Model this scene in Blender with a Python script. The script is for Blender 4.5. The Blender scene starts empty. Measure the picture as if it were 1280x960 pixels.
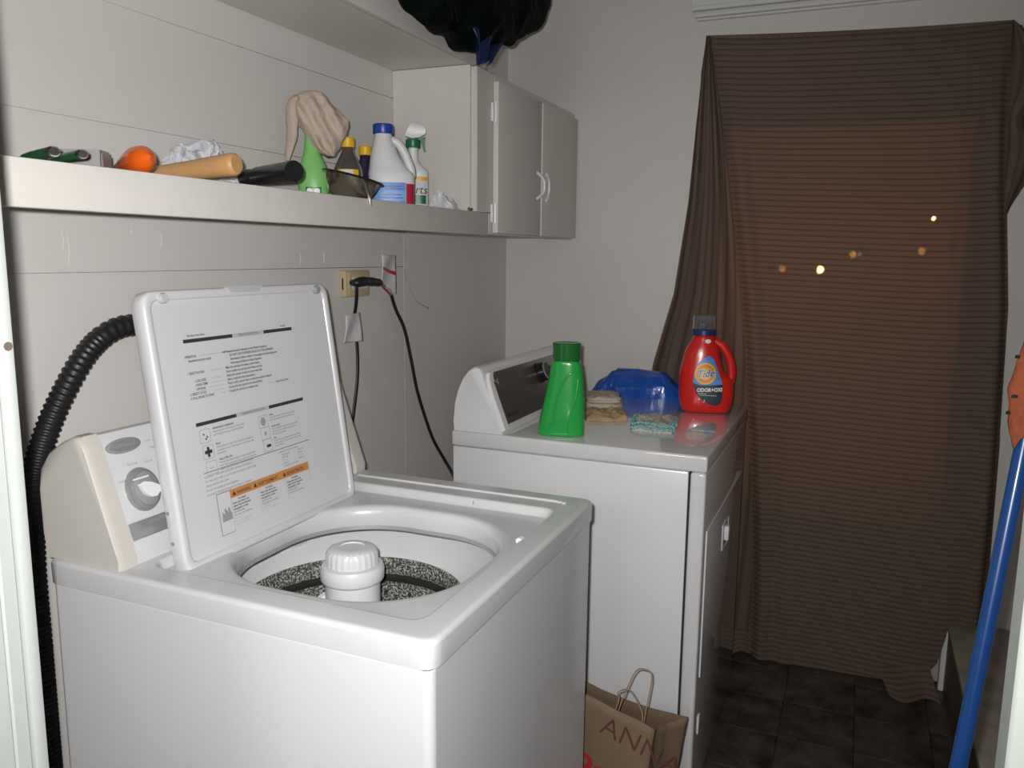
import bpy, bmesh, math, random
from mathutils import Vector, Matrix, noise
random.seed(7)
PI = math.pi
sc = bpy.context.scene
COL = sc.collection

# ------------------------------------------------------------------ camera
CAM = Vector((1.2620, -0.8559, 1.4191))
YAW, PITCH, ROLL, FPX = 0.4011, -0.1575, 0.0112, 1020.7
F = Vector((-math.sin(YAW)*math.cos(PITCH), math.cos(YAW)*math.cos(PITCH), math.sin(PITCH)))
R0 = Vector((math.cos(YAW), math.sin(YAW), 0)); U0 = R0.cross(F)
R = math.cos(ROLL)*R0 + math.sin(ROLL)*U0
U = -math.sin(ROLL)*R0 + math.cos(ROLL)*U0
cd = bpy.data.cameras.new('camera'); cam = bpy.data.objects.new('camera', cd); COL.objects.link(cam)
cam.matrix_world = Matrix(((R.x, U.x, -F.x, CAM.x), (R.y, U.y, -F.y, CAM.y), (R.z, U.z, -F.z, CAM.z), (0, 0, 0, 1)))
cd.sensor_fit = 'HORIZONTAL'; cd.sensor_width = 36; cd.lens = FPX/1280*36; cd.clip_start = 0.02
sc.camera = cam

# ------------------------------------------------------------------ light
w = bpy.data.worlds.new('night'); sc.world = w; w.use_nodes = True
w.node_tree.nodes['Background'].inputs[0].default_value = (0.55, 0.62, 0.8, 1)
w.node_tree.nodes['Background'].inputs[1].default_value = 0.004
sc.view_settings.view_transform = 'Standard'; sc.view_settings.look = 'None'
sc.view_settings.exposure = 0.0; sc.view_settings.gamma = 1.0

def lamp(name, kind, loc, energy, color, size=0.02, rot=None):
    l = bpy.data.lights.new(name, kind); l.energy = energy; l.color = color
    if kind == 'AREA': l.size = size
    else: l.shadow_soft_size = size
    o = bpy.data.objects.new(name, l); o.location = loc
    if rot: o.rotation_euler = rot
    COL.objects.link(o); return o
# the flash of the camera that took the photograph, just left of and above its lens
fo = lamp('camera_flash', 'SPOT', CAM - R*0.028 + U*0.028, 103, (1.0, 0.985, 0.97), 0.012)
fo.data.spot_size = math.radians(125); fo.data.spot_blend = 1.0
fo.rotation_euler = (F - R*0.13 - U*0.01).to_track_quat('-Z', 'Y').to_euler()
# soft fill added behind the camera, shining in through the doorway
lamp('rear_fill_light', 'AREA', (0.85, -2.1, 1.85), 10, (1.0, 0.97, 0.93), 0.6, (math.radians(84), 0, 0))

# ------------------------------------------------------------------ materials
def mat(name, col, rough=0.5, metal=0.0, coat=0.0, spec=0.5, bump=0.0, bscale=30.0, vary=0.0, vscale=6.0,
        alpha=1.0, trans=0.0, ior=1.45, emit=None, estr=0.0, sss=0.0):
    m = bpy.data.materials.new(name); m.use_nodes = True
    nt = m.node_tree; b = nt.nodes['Principled BSDF']
    c = (*col, 1) if len(col) == 3 else col
    b.inputs['Base Color'].default_value = c
    b.inputs['Roughness'].default_value = rough; b.inputs['Metallic'].default_value = metal
    b.inputs['Coat Weight'].default_value = coat; b.inputs['Specular IOR Level'].default_value = spec
    b.inputs['Coat Roughness'].default_value = 0.08
    b.inputs['Transmission Weight'].default_value = trans; b.inputs['IOR'].default_value = ior
    b.inputs['Alpha'].default_value = alpha
    if emit: b.inputs['Emission Color'].default_value = (*emit, 1); b.inputs['Emission Strength'].default_value = estr
    tc = nt.nodes.new('ShaderNodeTexCoord')
    if vary > 0:
        n = nt.nodes.new('ShaderNodeTexNoise'); n.inputs['Scale'].default_value = vscale; n.inputs['Detail'].default_value = 6
        nt.links.new(tc.outputs['Object'], n.inputs['Vector'])
        rp = nt.nodes.new('ShaderNodeMix'); rp.data_type = 'RGBA'; rp.blend_type = 'MIX'
        rp.inputs['A'].default_value = tuple(max(0, x*(1-vary)) for x in c[:3]) + (1,)
        rp.inputs['B'].default_value = tuple(min(1, x*(1+vary)) for x in c[:3]) + (1,)
        nt.links.new(n.outputs['Fac'], rp.inputs['Factor']); nt.links.new(rp.outputs['Result'], b.inputs['Base Color'])
    if bump > 0:
        n2 = nt.nodes.new('ShaderNodeTexNoise'); n2.inputs['Scale'].default_value = bscale; n2.inputs['Detail'].default_value = 4
        nt.links.new(tc.outputs['Object'], n2.inputs['Vector'])
        bp = nt.nodes.new('ShaderNodeBump'); bp.inputs['Strength'].default_value = bump; bp.inputs['Distance'].default_value = 0.01
        nt.links.new(n2.outputs['Fac'], bp.inputs['Height']); nt.links.new(bp.outputs['Normal'], b.inputs['Normal'])
    return m

M = {}
M['wall'] = mat('wall_paint', (0.62, 0.60, 0.575), 0.38, bump=0.10, bscale=14, vary=0.05, vscale=3)
M['wallfar'] = mat('wall_paint_smooth', (0.62, 0.595, 0.565), 0.33, bump=0.08, bscale=10, vary=0.04, vscale=3)
M['shelf'] = mat('shelf_paint', (0.62, 0.595, 0.555), 0.42, bump=0.10, bscale=22, vary=0.06, vscale=9)
M['trim'] = mat('trim_paint', (0.66, 0.66, 0.63), 0.4, bump=0.06, bscale=25, vary=0.05, vscale=8)
M['enamel'] = mat('white_enamel', (0.62, 0.62, 0.635), 0.30, coat=0.5, bump=0.015, bscale=60)
M['enamel_top'] = mat('white_enamel_top', (0.60, 0.60, 0.605), 0.30, coat=0.4, bump=0.02, bscale=60, vary=0.03, vscale=25)
M['dryer_white'] = mat('dryer_enamel', (0.72, 0.72, 0.73), 0.22, coat=0.8, bump=0.01, bscale=50)
M['gloss_white'] = mat('glossy_front', (0.70, 0.70, 0.705), 0.12, coat=1.0)
_g = M['gloss_white'].node_tree.nodes['Principled BSDF']; _g.inputs['Coat IOR'].default_value = 1.95; _g.inputs['Coat Roughness'].default_value = 0.05
M['cream'] = mat('cream_plastic', (0.56, 0.535, 0.49), 0.35)
M['white_plastic'] = mat('white_plastic', (0.74, 0.74, 0.75), 0.38)
M['offwhite'] = mat('offwhite_plastic', (0.66, 0.665, 0.68), 0.4)
M['grey_plastic'] = mat('grey_plastic', (0.26, 0.27, 0.28), 0.35)
M['silver'] = mat('silver_print', (0.36, 0.36, 0.36), 0.32, metal=0.5)
M['dark_silver'] = mat('dark_console', (0.115, 0.108, 0.10), 0.24, metal=0.25, coat=0.4)
M['ink'] = mat('black_ink', (0.035, 0.035, 0.05), 0.5)
M['ink_grey'] = mat('grey_ink', (0.30, 0.30, 0.33), 0.5)
M['ink_light'] = mat('pale_grey_ink', (0.47, 0.48, 0.50), 0.5)
M['orange_ink'] = mat('orange_ink', (0.55, 0.23, 0.06), 0.5)
M['black_plastic'] = mat('black_plastic', (0.012, 0.012, 0.014), 0.28)
M['black_rubber'] = mat('black_rubber', (0.014, 0.013, 0.014), 0.42)
M['gap'] = mat('dark_gap', (0.02, 0.02, 0.02), 0.8)
M['chrome'] = mat('chrome', (0.75, 0.75, 0.76), 0.12, metal=1)
M['steel'] = mat('steel', (0.42, 0.42, 0.42), 0.42, metal=0.5)
M['bowl'] = mat('stainless_bowl', (0.60, 0.55, 0.47), 0.22, metal=1, vary=0.15, vscale=30)
M['brass'] = mat('bare_copper', (0.45, 0.2, 0.09), 0.4, metal=0.3)
M['beige_plastic'] = mat('beige_plastic', (0.50, 0.40, 0.24), 0.4)
M['paper'] = mat('white_paper', (0.66, 0.65, 0.66), 0.7, bump=0.2, bscale=60)
M['kraft'] = mat('kraft_paper', (0.175, 0.118, 0.070), 0.75, bump=0.25, bscale=24, vary=0.10, vscale=12)
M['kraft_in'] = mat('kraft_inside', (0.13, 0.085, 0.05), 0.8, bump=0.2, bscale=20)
M['twine'] = mat('paper_twine', (0.30, 0.19, 0.13), 0.7)
M['marker'] = mat('brown_marker', (0.11, 0.035, 0.025), 0.6)
M['red_ink'] = mat('red_ink', (0.40, 0.02, 0.03), 0.6)
M['green'] = mat('green_bottle', (0.02, 0.33, 0.055), 0.22, coat=0.4)
M['green_cap'] = mat('green_cap', (0.015, 0.16, 0.03), 0.18, coat=0.5, trans=0.25)
M['pale_green'] = mat('pale_green_plastic', (0.20, 0.50, 0.15), 0.3)
M['dark_green'] = mat('dark_green', (0.01, 0.15, 0.06), 0.35)
M['tool_green'] = mat('tool_green', (0.02, 0.19, 0.06), 0.3)
M['red'] = mat('red_bottle', (0.62, 0.017, 0.012), 0.26, coat=0.4)
M['navy'] = mat('navy_plastic', (0.012, 0.03, 0.14), 0.3)
M['royal'] = mat('royal_blue', (0.015, 0.05, 0.32), 0.35)
M['label_blue'] = mat('label_blue', (0.10, 0.25, 0.60), 0.4)
M['label_sky'] = mat('label_sky', (0.17, 0.36, 0.68), 0.4)
M['label_dark'] = mat('label_dark', (0.018, 0.03, 0.045), 0.4)
M['label_red'] = mat('label_red', (0.42, 0.02, 0.05), 0.4)
M['label_orange'] = mat('label_orange', (0.75, 0.15, 0.06), 0.4)
M['yellow'] = mat('yellow', (0.75, 0.45, 0.015), 0.4)
M['logo_orange'] = mat('logo_orange', (0.75, 0.20, 0.02), 0.4)
M['white_ink'] = mat('white_ink', (0.8, 0.8, 0.8), 0.45)
M['clear'] = mat('clear_plastic', (0.85, 0.86, 0.9), 0.08, trans=0.95, ior=1.2)
M['purple'] = mat('purple_liquid_bottle', (0.022, 0.012, 0.045), 0.14, coat=0.6)
M['smoke'] = mat('smoky_bottle', (0.085, 0.07, 0.065), 0.14, coat=0.6)
M['bluebag'] = mat('blue_bag', (0.010, 0.085, 0.40), 0.28, coat=0.3, bump=0.3, bscale=45)
M['trashbag'] = mat('black_bag', (0.004, 0.0065, 0.006), 0.16, spec=0.0, coat=0.06, bump=0.35, bscale=22)
M['trashblue'] = mat('navy_bag', (0.008, 0.016, 0.060), 0.28, spec=0.2, bump=0.2, bscale=30)
M['rag'] = mat('beige_rag', (0.48, 0.39, 0.315), 0.85, bump=0.4, bscale=90, vary=0.1, vscale=15)
M['cotton'] = mat('cotton_cloth', (0.55, 0.47, 0.38), 0.9, bump=0.4, bscale=120)
M['tan'] = mat('tan_cloth', (0.42, 0.29, 0.15), 0.9, bump=0.4, bscale=90, vary=0.15, vscale=40)
M['crochet'] = mat('crochet_cloth', (0.52, 0.47, 0.42), 0.9, bump=0.8, bscale=160)
M['teal'] = mat('teal_yarn', (0.22, 0.46, 0.46), 0.9, bump=0.6, bscale=200)
M['orange'] = mat('orange_plastic', (0.72, 0.11, 0.008), 0.25, coat=0.4)
M['wood'] = mat('wood', (0.52, 0.29, 0.12), 0.45, bump=0.1, bscale=40, vary=0.15, vscale=14)
M['foil'] = mat('white_film', (0.62, 0.62, 0.66), 0.3, bump=0.5, bscale=50)
M['pole'] = mat('blue_pole', (0.006, 0.055, 0.22), 0.3, coat=0.3, vary=0.15, vscale=30)
M['orangerag'] = mat('orange_rag', (0.30, 0.075, 0.030), 0.9, bump=0.5, bscale=80, vary=0.2, vscale=25)
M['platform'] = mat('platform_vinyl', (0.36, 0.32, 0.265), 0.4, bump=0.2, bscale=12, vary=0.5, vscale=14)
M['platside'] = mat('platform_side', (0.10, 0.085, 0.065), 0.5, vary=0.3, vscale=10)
M['brownstrip'] = mat('brown_strip', (0.10, 0.075, 0.06), 0.6)  # dull brown, on the right casing and the screw hole
M['dirt'] = mat('grout', (0.012, 0.010, 0.009), 0.8)
M['bulb'] = mat('lamp_glow', (1, 0.6, 0.2), 0.5, emit=(1.0, 0.36, 0.085), estr=1700)
def panemat():
    m = bpy.data.materials.new('window_glass'); m.use_nodes = True; nt = m.node_tree; nt.nodes.clear()
    o = nt.nodes.new('ShaderNodeOutputMaterial'); a = nt.nodes.new('ShaderNodeBsdfTransparent'); g = nt.nodes.new('ShaderNodeBsdfGlossy'); x = nt.nodes.new('ShaderNodeMixShader'); f = nt.nodes.new('ShaderNodeFresnel')
    a.inputs[0].default_value = (.93, .95, .94, 1); g.inputs['Roughness'].default_value = .03
    nt.links.new(f.outputs[0], x.inputs[0]); nt.links.new(a.outputs[0], x.inputs[1]); nt.links.new(g.outputs[0], x.inputs[2]); nt.links.new(x.outputs[0], o.inputs['Surface'])
    return m
M['glass'] = panemat()
M['doorpaint'] = mat('door_paint', (0.45, 0.42, 0.38), 0.5)

def speckle():
    m = mat('speckled_porcelain', (0.2, 0.2, 0.2), 0.35); nt = m.node_tree; b = nt.nodes['Principled BSDF']
    tc = nt.nodes.new('ShaderNodeTexCoord'); n = nt.nodes.new('ShaderNodeTexNoise')
    n.inputs['Scale'].default_value = 260; n.inputs['Detail'].default_value = 2
    r = nt.nodes.new('ShaderNodeValToRGB'); r.color_ramp.elements[0].position = 0.46; r.color_ramp.elements[0].color = (0.06, 0.06, 0.055, 1)
    r.color_ramp.elements[1].position = 0.66; r.color_ramp.elements[1].color = (0.55, 0.54, 0.5, 1)
    nt.links.new(tc.outputs['Object'], n.inputs['Vector']); nt.links.new(n.outputs['Fac'], r.inputs['Fac']); nt.links.new(r.outputs['Color'], b.inputs['Base Color'])
    return m
M['speckle'] = speckle()

def tilemat():
    m = mat('dark_vinyl', (0.03, 0.025, 0.022), 0.38, bump=0.25, bscale=18); nt = m.node_tree; b = nt.nodes['Principled BSDF']
    tc = nt.nodes.new('ShaderNodeTexCoord'); n = nt.nodes.new('ShaderNodeTexNoise'); oi = nt.nodes.new('ShaderNodeObjectInfo')
    n.inputs['Scale'].default_value = 9; n.inputs['Detail'].default_value = 8; n.inputs['Roughness'].default_value = 0.7; n.noise_dimensions = '4D'
    mul = nt.nodes.new('ShaderNodeMath'); mul.operation = 'MULTIPLY'; mul.inputs[1].default_value = 30
    nt.links.new(oi.outputs['Random'], mul.inputs[0]); nt.links.new(mul.outputs[0], n.inputs['W'])
    r = nt.nodes.new('ShaderNodeValToRGB'); r.color_ramp.elements[0].position = 0.35; r.color_ramp.elements[0].color = (0.014, 0.011, 0.0095, 1)
    r.color_ramp.elements[1].position = 0.72; r.color_ramp.elements[1].color = (0.125, 0.105, 0.085, 1)
    nt.links.new(tc.outputs['Object'], n.inputs['Vector']); nt.links.new(n.outputs['Fac'], r.inputs['Fac']); nt.links.new(r.outputs['Color'], b.inputs['Base Color'])
    return m
M['tile'] = tilemat()

def curtainmat():
    m = bpy.data.materials.new('ribbed_brown_fabric'); m.use_nodes = True; nt = m.node_tree; nt.nodes.clear()
    out = nt.nodes.new('ShaderNodeOutputMaterial'); uv = nt.nodes.new('ShaderNodeUVMap'); uv.uv_map = 'UVMap'
    sep = nt.nodes.new('ShaderNodeSeparateXYZ'); nt.links.new(uv.outputs['UV'], sep.inputs[0])
    mul = nt.nodes.new('ShaderNodeMath'); mul.operation = 'MULTIPLY'; mul.inputs[1].default_value = 2*PI
    nt.links.new(sep.outputs['Y'], mul.inputs[0])
    sn = nt.nodes.new('ShaderNodeMath'); sn.operation = 'SINE'; nt.links.new(mul.outputs[0], sn.inputs[0])
    mr = nt.nodes.new('ShaderNodeMapRange'); mr.inputs['From Min'].default_value = 0.1; mr.inputs['From Max'].default_value = 1.0
    nt.links.new(sn.outputs[0], mr.inputs['Value'])
    mx = nt.nodes.new('ShaderNodeMix'); mx.data_type = 'RGBA'
    mx.inputs['A'].default_value = (0.200, 0.146, 0.116, 1); mx.inputs['B'].default_value = (0.135, 0.096, 0.076, 1)
    nt.links.new(mr.outputs['Result'], mx.inputs['Factor'])
    d = nt.nodes.new('ShaderNodeBsdfDiffuse'); t = nt.nodes.new('ShaderNodeBsdfTranslucent'); tr = nt.nodes.new('ShaderNodeBsdfTransparent')
    nt.links.new(mx.outputs['Result'], d.inputs['Color']); nt.links.new(mx.outputs['Result'], t.inputs['Color'])
    bp = nt.nodes.new('ShaderNodeBump'); bp.inputs['Strength'].default_value = 0.25; bp.inputs['Distance'].default_value = 0.002; bp.invert = True
    nt.links.new(sn.outputs[0], bp.inputs['Height']); nt.links.new(bp.outputs['Normal'], d.inputs['Normal'])
    a = nt.nodes.new('ShaderNodeMixShader'); a.inputs[0].default_value = 0.35
    nt.links.new(d.outputs[0], a.inputs[1]); nt.links.new(t.outputs[0], a.inputs[2])
    b = nt.nodes.new('ShaderNodeMixShader'); b.inputs[0].default_value = 0.010
    nt.links.new(a.outputs[0], b.inputs[1]); nt.links.new(tr.outputs[0], b.inputs[2])
    nt.links.new(b.outputs[0], out.inputs['Surface'])
    return m
M['curtain'] = curtainmat()

# ------------------------------------------------------------------ mesh builder
WL = {}
def wloc(o): return WL.get(o.name, Vector((0, 0, 0)))
class MB:
    def __init__(s, xf=None): s.v = []; s.f = []; s.xf = xf; s.uv = None
    def add(s, vs, fs, uv=None):
        b = len(s.v)
        for p in vs:
            p = Vector(p); s.v.append(s.xf @ p if s.xf else p)
        s.f += [tuple(i+b for i in f) for f in fs]
        if uv is not None:
            if s.uv is None: s.uv = []
            s.uv += uv
        return s
    def box(s, x0, x1, y0, y1, z0, z1, bev=0.0, seg=2):
        bm = bmesh.new(); bmesh.ops.create_cube(bm, size=1)
        for v in bm.verts: v.co = Vector(((x0+x1)/2+v.co.x*(x1-x0), (y0+y1)/2+v.co.y*(y1-y0), (z0+z1)/2+v.co.z*(z1-z0)))
        if bev > 0: bmesh.ops.bevel(bm, geom=list(bm.edges), offset=bev, segments=seg, affect='EDGES', profile=0.5)
        bm.verts.index_update()
        s.add([v.co.copy() for v in bm.verts], [tuple(v.index for v in f.verts) for f in bm.faces]); bm.free(); return s
    def loops(s, Ls, cap0=True, cap1=True, closed=True):
        n = len(Ls[0]); vs = [p for L in Ls for p in L]; fs = []
        for i in range(len(Ls)-1):
            for j in range(n if closed else n-1):
                k = (j+1) % n; fs.append((i*n+j, i*n+k, (i+1)*n+k, (i+1)*n+j))
        if cap0: fs.append(tuple(range(n-1, -1, -1)))
        if cap1: fs.append(tuple((len(Ls)-1)*n+j for j in range(n)))
        return s.add(vs, fs)
    def lathe(s, prof, c=(0, 0, 0), n=32, cap0=True, cap1=True, sx=1, sy=1):
        c = Vector(c)
        return s.loops([[c+Vector((r*sx*math.cos(2*PI*j/n), r*sy*math.sin(2*PI*j/n), z)) for j in range(n)] for r, z in prof], cap0, cap1)
    def tube(s, pts, r, n=10, caps=True, flat=1.0):
        pts = [Vector(p) for p in pts]; m = len(pts); Ls = []; up = None
        for i, p in enumerate(pts):
            t = (pts[min(i+1, m-1)]-pts[max(i-1, 0)]).normalized()
            if up is None:
                up = Vector((0, 0, 1)) if abs(t.z) < 0.9 else Vector((1, 0, 0))
            a = t.cross(up).normalized(); up = a.cross(t).normalized()
            rr = r[i] if isinstance(r, (list, tuple)) else r
            Ls.append([p+a*math.cos(2*PI*j/n)*rr+up*math.sin(2*PI*j/n)*rr*flat for j in range(n)])
        return s.loops(Ls, caps, caps)
    def grid(s, fn, nu, nv, uvfn=None):
        vs = []; uvs = []
        for i in range(nv+1):
            for j in range(nu+1):
                vs.append(fn(j/nu, i/nv))
                if uvfn: uvs.append(uvfn(j/nu, i/nv))
        fs = [(i*(nu+1)+j, i*(nu+1)+j+1, (i+1)*(nu+1)+j+1, (i+1)*(nu+1)+j) for i in range(nv) for j in range(nu)]
        return s.add(vs, fs, uvs if uvfn else None)
    def poly(s, pts): return s.add(pts, [tuple(range(len(pts)))])
    def extrude(s, pts, d):
        d = Vector(d); pts = [Vector(p) for p in pts]
        return s.loops([pts, [p+d for p in pts]])
    def text(s, body, size, fn, align='LEFT', shear=0.0, width=1.0, bold=0.0):
        c = bpy.data.curves.new('t', 'FONT'); c.body = body; c.size = size; c.align_x = align; c.shear = shear; c.resolution_u = 2; c.offset = bold
        o = bpy.data.objects.new('t', c); me = o.to_mesh()
        vs = [fn(v.co.x*width, v.co.y) for v in me.vertices]; fs = [tuple(p.vertices) for p in me.polygons]
        o.to_mesh_clear(); bpy.data.objects.remove(o); bpy.data.curves.remove(c)
        return s.add(vs, fs)
    def build(s, name, m, parent=None, loc=None, ang=38, flatshade=False):
        base = wloc(parent) if parent else (Vector(loc) if loc is not None else Vector((0, 0, 0)))
        me = bpy.data.meshes.new(name); me.from_pydata([tuple(p-base) for p in s.v], [], s.f)
        me.materials.append(m)
        if s.uv:
            l = me.uv_layers.new(name='UVMap')
            for lp in me.loops: l.data[lp.index].uv = s.uv[lp.vertex_index]
        bm = bmesh.new(); bm.from_mesh(me); bmesh.ops.recalc_face_normals(bm, faces=bm.faces); bm.to_mesh(me); bm.free()
        if not flatshade:
            me.shade_smooth(); me.set_sharp_from_angle(angle=math.radians(ang))
        o = bpy.data.objects.new(name, me); COL.objects.link(o)
        if parent: o.parent = parent
        else: o.location = base
        WL[o.name] = base
        return o

def wn(o):
    o.modifiers.new('wn', 'WEIGHTED_NORMAL').keep_sharp = True
    return o
def tag(o, label=None, cat=None, group=None, kind=None):
    if label: o['label'] = label
    if cat: o['category'] = cat
    if group: o['group'] = group
    if kind: o['kind'] = kind
    return o
def thing(name, label, cat, loc, group=None):
    o = bpy.data.objects.new(name, None); COL.objects.link(o); o.location = loc; o.empty_display_size = 0.05
    WL[o.name] = Vector(loc); return tag(o, label, cat, group)
def local(loc, deg=0): return Matrix.Translation(Vector(loc)) @ Matrix.Rotation(math.radians(deg), 4, 'Z')
def lerp_tab(tab, t):
    if t <= tab[0][0]: return tab[0][1:]
    for a, b in zip(tab, tab[1:]):
        if t <= b[0]:
            k = (t-a[0])/(b[0]-a[0]) if b[0] > a[0] else 0
            return tuple(x+(y-x)*k for x, y in zip(a[1:], b[1:]))
    return tab[-1][1:]
def smooth_path(pts, n=8):
    pts = [Vector(p) for p in pts]; out = []
    for i in range(len(pts)-1):
        p0 = pts[max(i-1, 0)]; p1 = pts[i]; p2 = pts[i+1]; p3 = pts[min(i+2, len(pts)-1)]
        for k in range(n):
            t = k/n
            out.append(0.5*((2*p1)+(p2-p0)*t+(2*p0-5*p1+4*p2-p3)*t*t+(3*p1-p0-3*p2+p3)*t**3))
    return out+[pts[-1]]
class Stack:
    """Bottle body: rows of (z, half width, half depth, centre x, exponent)."""
    def __init__(s, rows, n=48): s.rows = rows; s.n = n
    def mesh(s, mb, sub=4):
        rows = s.rows; Ls = []
        zs = []
        for a, b in zip(rows, rows[1:]):
            for k in range(sub): zs.append(a[0]+(b[0]-a[0])*k/sub)
        zs.append(rows[-1][0])
        for z in zs:
            hx, hy, cx, e = s.at(z)
            Ls.append([Vector((cx+hx*math.copysign(abs(math.cos(t))**(2/e), math.cos(t)), hy*math.copysign(abs(math.sin(t))**(2/e), math.sin(t)), z))
                       for t in [2*PI*j/s.n for j in range(s.n)]])
        return mb.loops(Ls)
    def at(s, z):
        rows = s.rows
        for i in range(len(rows)-1):
            a, b = rows[i], rows[i+1]
            if z <= b[0] or i == len(rows)-2:
                t = min(max((z-a[0])/max(b[0]-a[0], 1e-9), 0), 1)
                # smooth (catmull) interpolation
                p0 = rows[max(i-1, 0)]; p3 = rows[min(i+2, len(rows)-1)]; o = []
                for k in range(1, 5):
                    m1 = (b[k]-p0[k])/max(b[0]-p0[0], 1e-6)*(b[0]-a[0]); m2 = (p3[k]-a[k])/max(p3[0]-a[0], 1e-6)*(b[0]-a[0])
                    h = (2*t**3-3*t*t+1)*a[k]+(t**3-2*t*t+t)*m1+(-2*t**3+3*t*t)*b[k]+(t**3-t*t)*m2
                    lo, hi = min(a[k], b[k]), max(a[k], b[k]); o.append(min(max(h, lo), hi))
                return o
    def front(s, x, z, off=0.0008):
        hx, hy, cx, e = s.at(z); q = min(abs(x-cx)/max(hx, 1e-6), 0.999)
        return Vector((x, -hy*(1-q**e)**(1/e)-off, z))
    def patch(s, mb, outline, off=0.0008, rings=6):
        c = (sum(p[0] for p in outline)/len(outline), sum(p[1] for p in outline)/len(outline)); n = len(outline)
        vs = [s.front(c[0], c[1], off)]; fs = []
        for i in range(1, rings+1):
            for p in outline: vs.append(s.front(c[0]+(p[0]-c[0])*i/rings, c[1]+(p[1]-c[1])*i/rings, off))
        for j in range(n): fs.append((0, 1+j, 1+(j+1) % n))
        for i in range(rings-1):
            for j in range(n):
                k = (j+1) % n; fs.append((1+i*n+j, 1+(i+1)*n+j, 1+(i+1)*n+k, 1+i*n+k))
        return mb.add(vs, fs)
def ell(cx, cz, rx, rz, n=32): return [(cx+rx*math.cos(2*PI*i/n), cz+rz*math.sin(2*PI*i/n)) for i in range(n)]
def rect(x0, x1, z0, z1, n=8):
    o = [(x0+(x1-x0)*i/n, z0) for i in range(n)]+[(x1, z0+(z1-z0)*i/n) for i in range(n)]
    return o+[(x1-(x1-x0)*i/n, z1) for i in range(n)]+[(x0, z1-(z1-z0)*i/n) for i in range(n)]
def crumple(fn, amp, scale, seed=0):
    def g(u, v):
        p = Vector(fn(u, v)); q = p*scale+Vector((seed, seed*1.7, seed*0.3))
        return p+noise.noise_vector(q)*amp+noise.noise_vector(q*2.3)*amp*0.45
    return g

# ================================================================== SETTING
DF = 2.05      # far wall
XR = 1.55      # right wall (near part); the raised platform lies in a recess beyond
def struct(mb, name, m, label=None, parent=None, **k):
    o = mb.build(name, m, parent, **k)
    if not parent: o['kind'] = 'structure'
    if label: o['label'] = label
    return o
fl = struct(MB().box(-0.1, 2.05, -2.2, 2.2, -0.05, -0.004), 'floor', M['dirt'])
TS = 0.212
tm = None
for i in range(10):
    for j in range(12):
        x0 = -0.01+i*TS - 0.138; y0 = -0.37+j*TS
        if x0 > 1.95 or y0 > 2.04 or x0 < -0.2: continue
        if tm is None:
            t = MB().box(0.001, TS-0.001, 0.001, TS-0.001, -0.006, 0.0, 0.0005, 1).build('tile', M['tile'], fl); tm = t.data
        else:
            t = bpy.data.objects.new('tile', tm); COL.objects.link(t); t.parent = fl
        t.location = (x0, y0, random.uniform(-0.0006, 0.0))
struct(MB().box(-0.1, 2.05, -0.6, 2.2, 2.5, 2.56), 'ceiling', M['wall'])
wl = struct(MB().box(-0.1, -0.012, -0.5, 2.15, -0.004, 2.5), 'wall_left', M['shelf'])
def wboard(y0, y1, z0, z1, b=0.0006): return MB().box(-0.012, 0.0, y0, y1, z0, z1, b, 1).build('board', M['wall'], wl)
wboard(-0.5, 1.2815, 0.0, 1.379); wboard(1.2819, 2.05, 0.0, 2.5)
for a, b in ((1.3795, 1.6428), (1.6432, 1.8518), (1.8522, 2.10), (2.1005, 2.36), (2.3605, 2.5)): wboard(-0.5, 1.2815, a, b)
# hairline crack running down from the end of the seam
MB().tube([(0.0, 1.284, 1.375), (0.0, 1.30, 1.345), (0.0, 1.335, 1.295), (0.0, 1.36, 1.27), (0.0, 1.385, 1.262), (0.0, 1.43, 1.247)], 0.0013, 5).build('crack', M['ink_grey'], wl)
MB().tube([(0.0, 1.42, 1.250), (0.0, 1.432, 1.247)], 0.003, 6).build('nail', M['grey_plastic'], wl)
# paint drips under the shelf
for (y, z, ln) in ((0.145, 1.455, 0.04), (0.155, 1.45, 0.06), (0.29, 1.46, 0.012), (0.36, 1.455, 0.03), (0.79, 1.42, 0.03), (0.885, 1.425, 0.035)):
    MB().tube([(-.0008, y, z), (-.0008, y+0.004, z-ln*0.5), (-.0008, y, z-ln)], [0.001, 0.002, 0.0015], 6).build('paint_drip', M['wall'], wl)

# far wall with the doorway behind the curtain
DX0, DX1, DZ = 0.745, 1.60, 2.06
wb = MB().box(-0.1, DX0, DF, DF+0.1, 0, 2.5).box(DX1, 2.05, DF, DF+0.1, 0, 2.5).box(DX0, DX1, DF, DF+0.1, DZ, 2.5)
struct(wb, 'wall_back', M['wallfar'])
dr = struct(MB().box(DX0+0.004, 0.835, DF+0.03, DF+0.07, 0.005, DZ-0.004, 0.002, 1).box(1.505, DX1-0.004, DF+0.03, DF+0.07, 0.005, DZ-0.004, 0.002, 1)
            .box(0.835, 1.505, DF+0.03, DF+0.07, 0.005, 0.625).box(0.835, 1.505, DF+0.03, DF+0.07, 1.80, DZ-0.004), 'door_1', M['doorpaint'])
MB().tube([(1.55, DF+0.03, 1.0), (1.55, DF-0.0, 1.0)], 0.012, 10).build('door_knob', M['brass'], dr)
struct(MB().box(0.836, 1.504, DF+0.046, DF+0.052, 0.626, 1.799), 'window_1', M['glass'])
cs = MB().box(0.725, DX0+0.012, DF-0.022, DF+0.002, 0, 2.125, 0.003, 1).box(DX1-0.012, 1.64, DF-0.022, DF+0.002, 0, 2.095, 0.003, 1).box(0.725, 1.64, DF-0.022, DF+0.002, 2.05, 2.095, 0.003, 1)
struct(cs, 'trim_1', M['trim'])
cr = MB()
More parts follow.
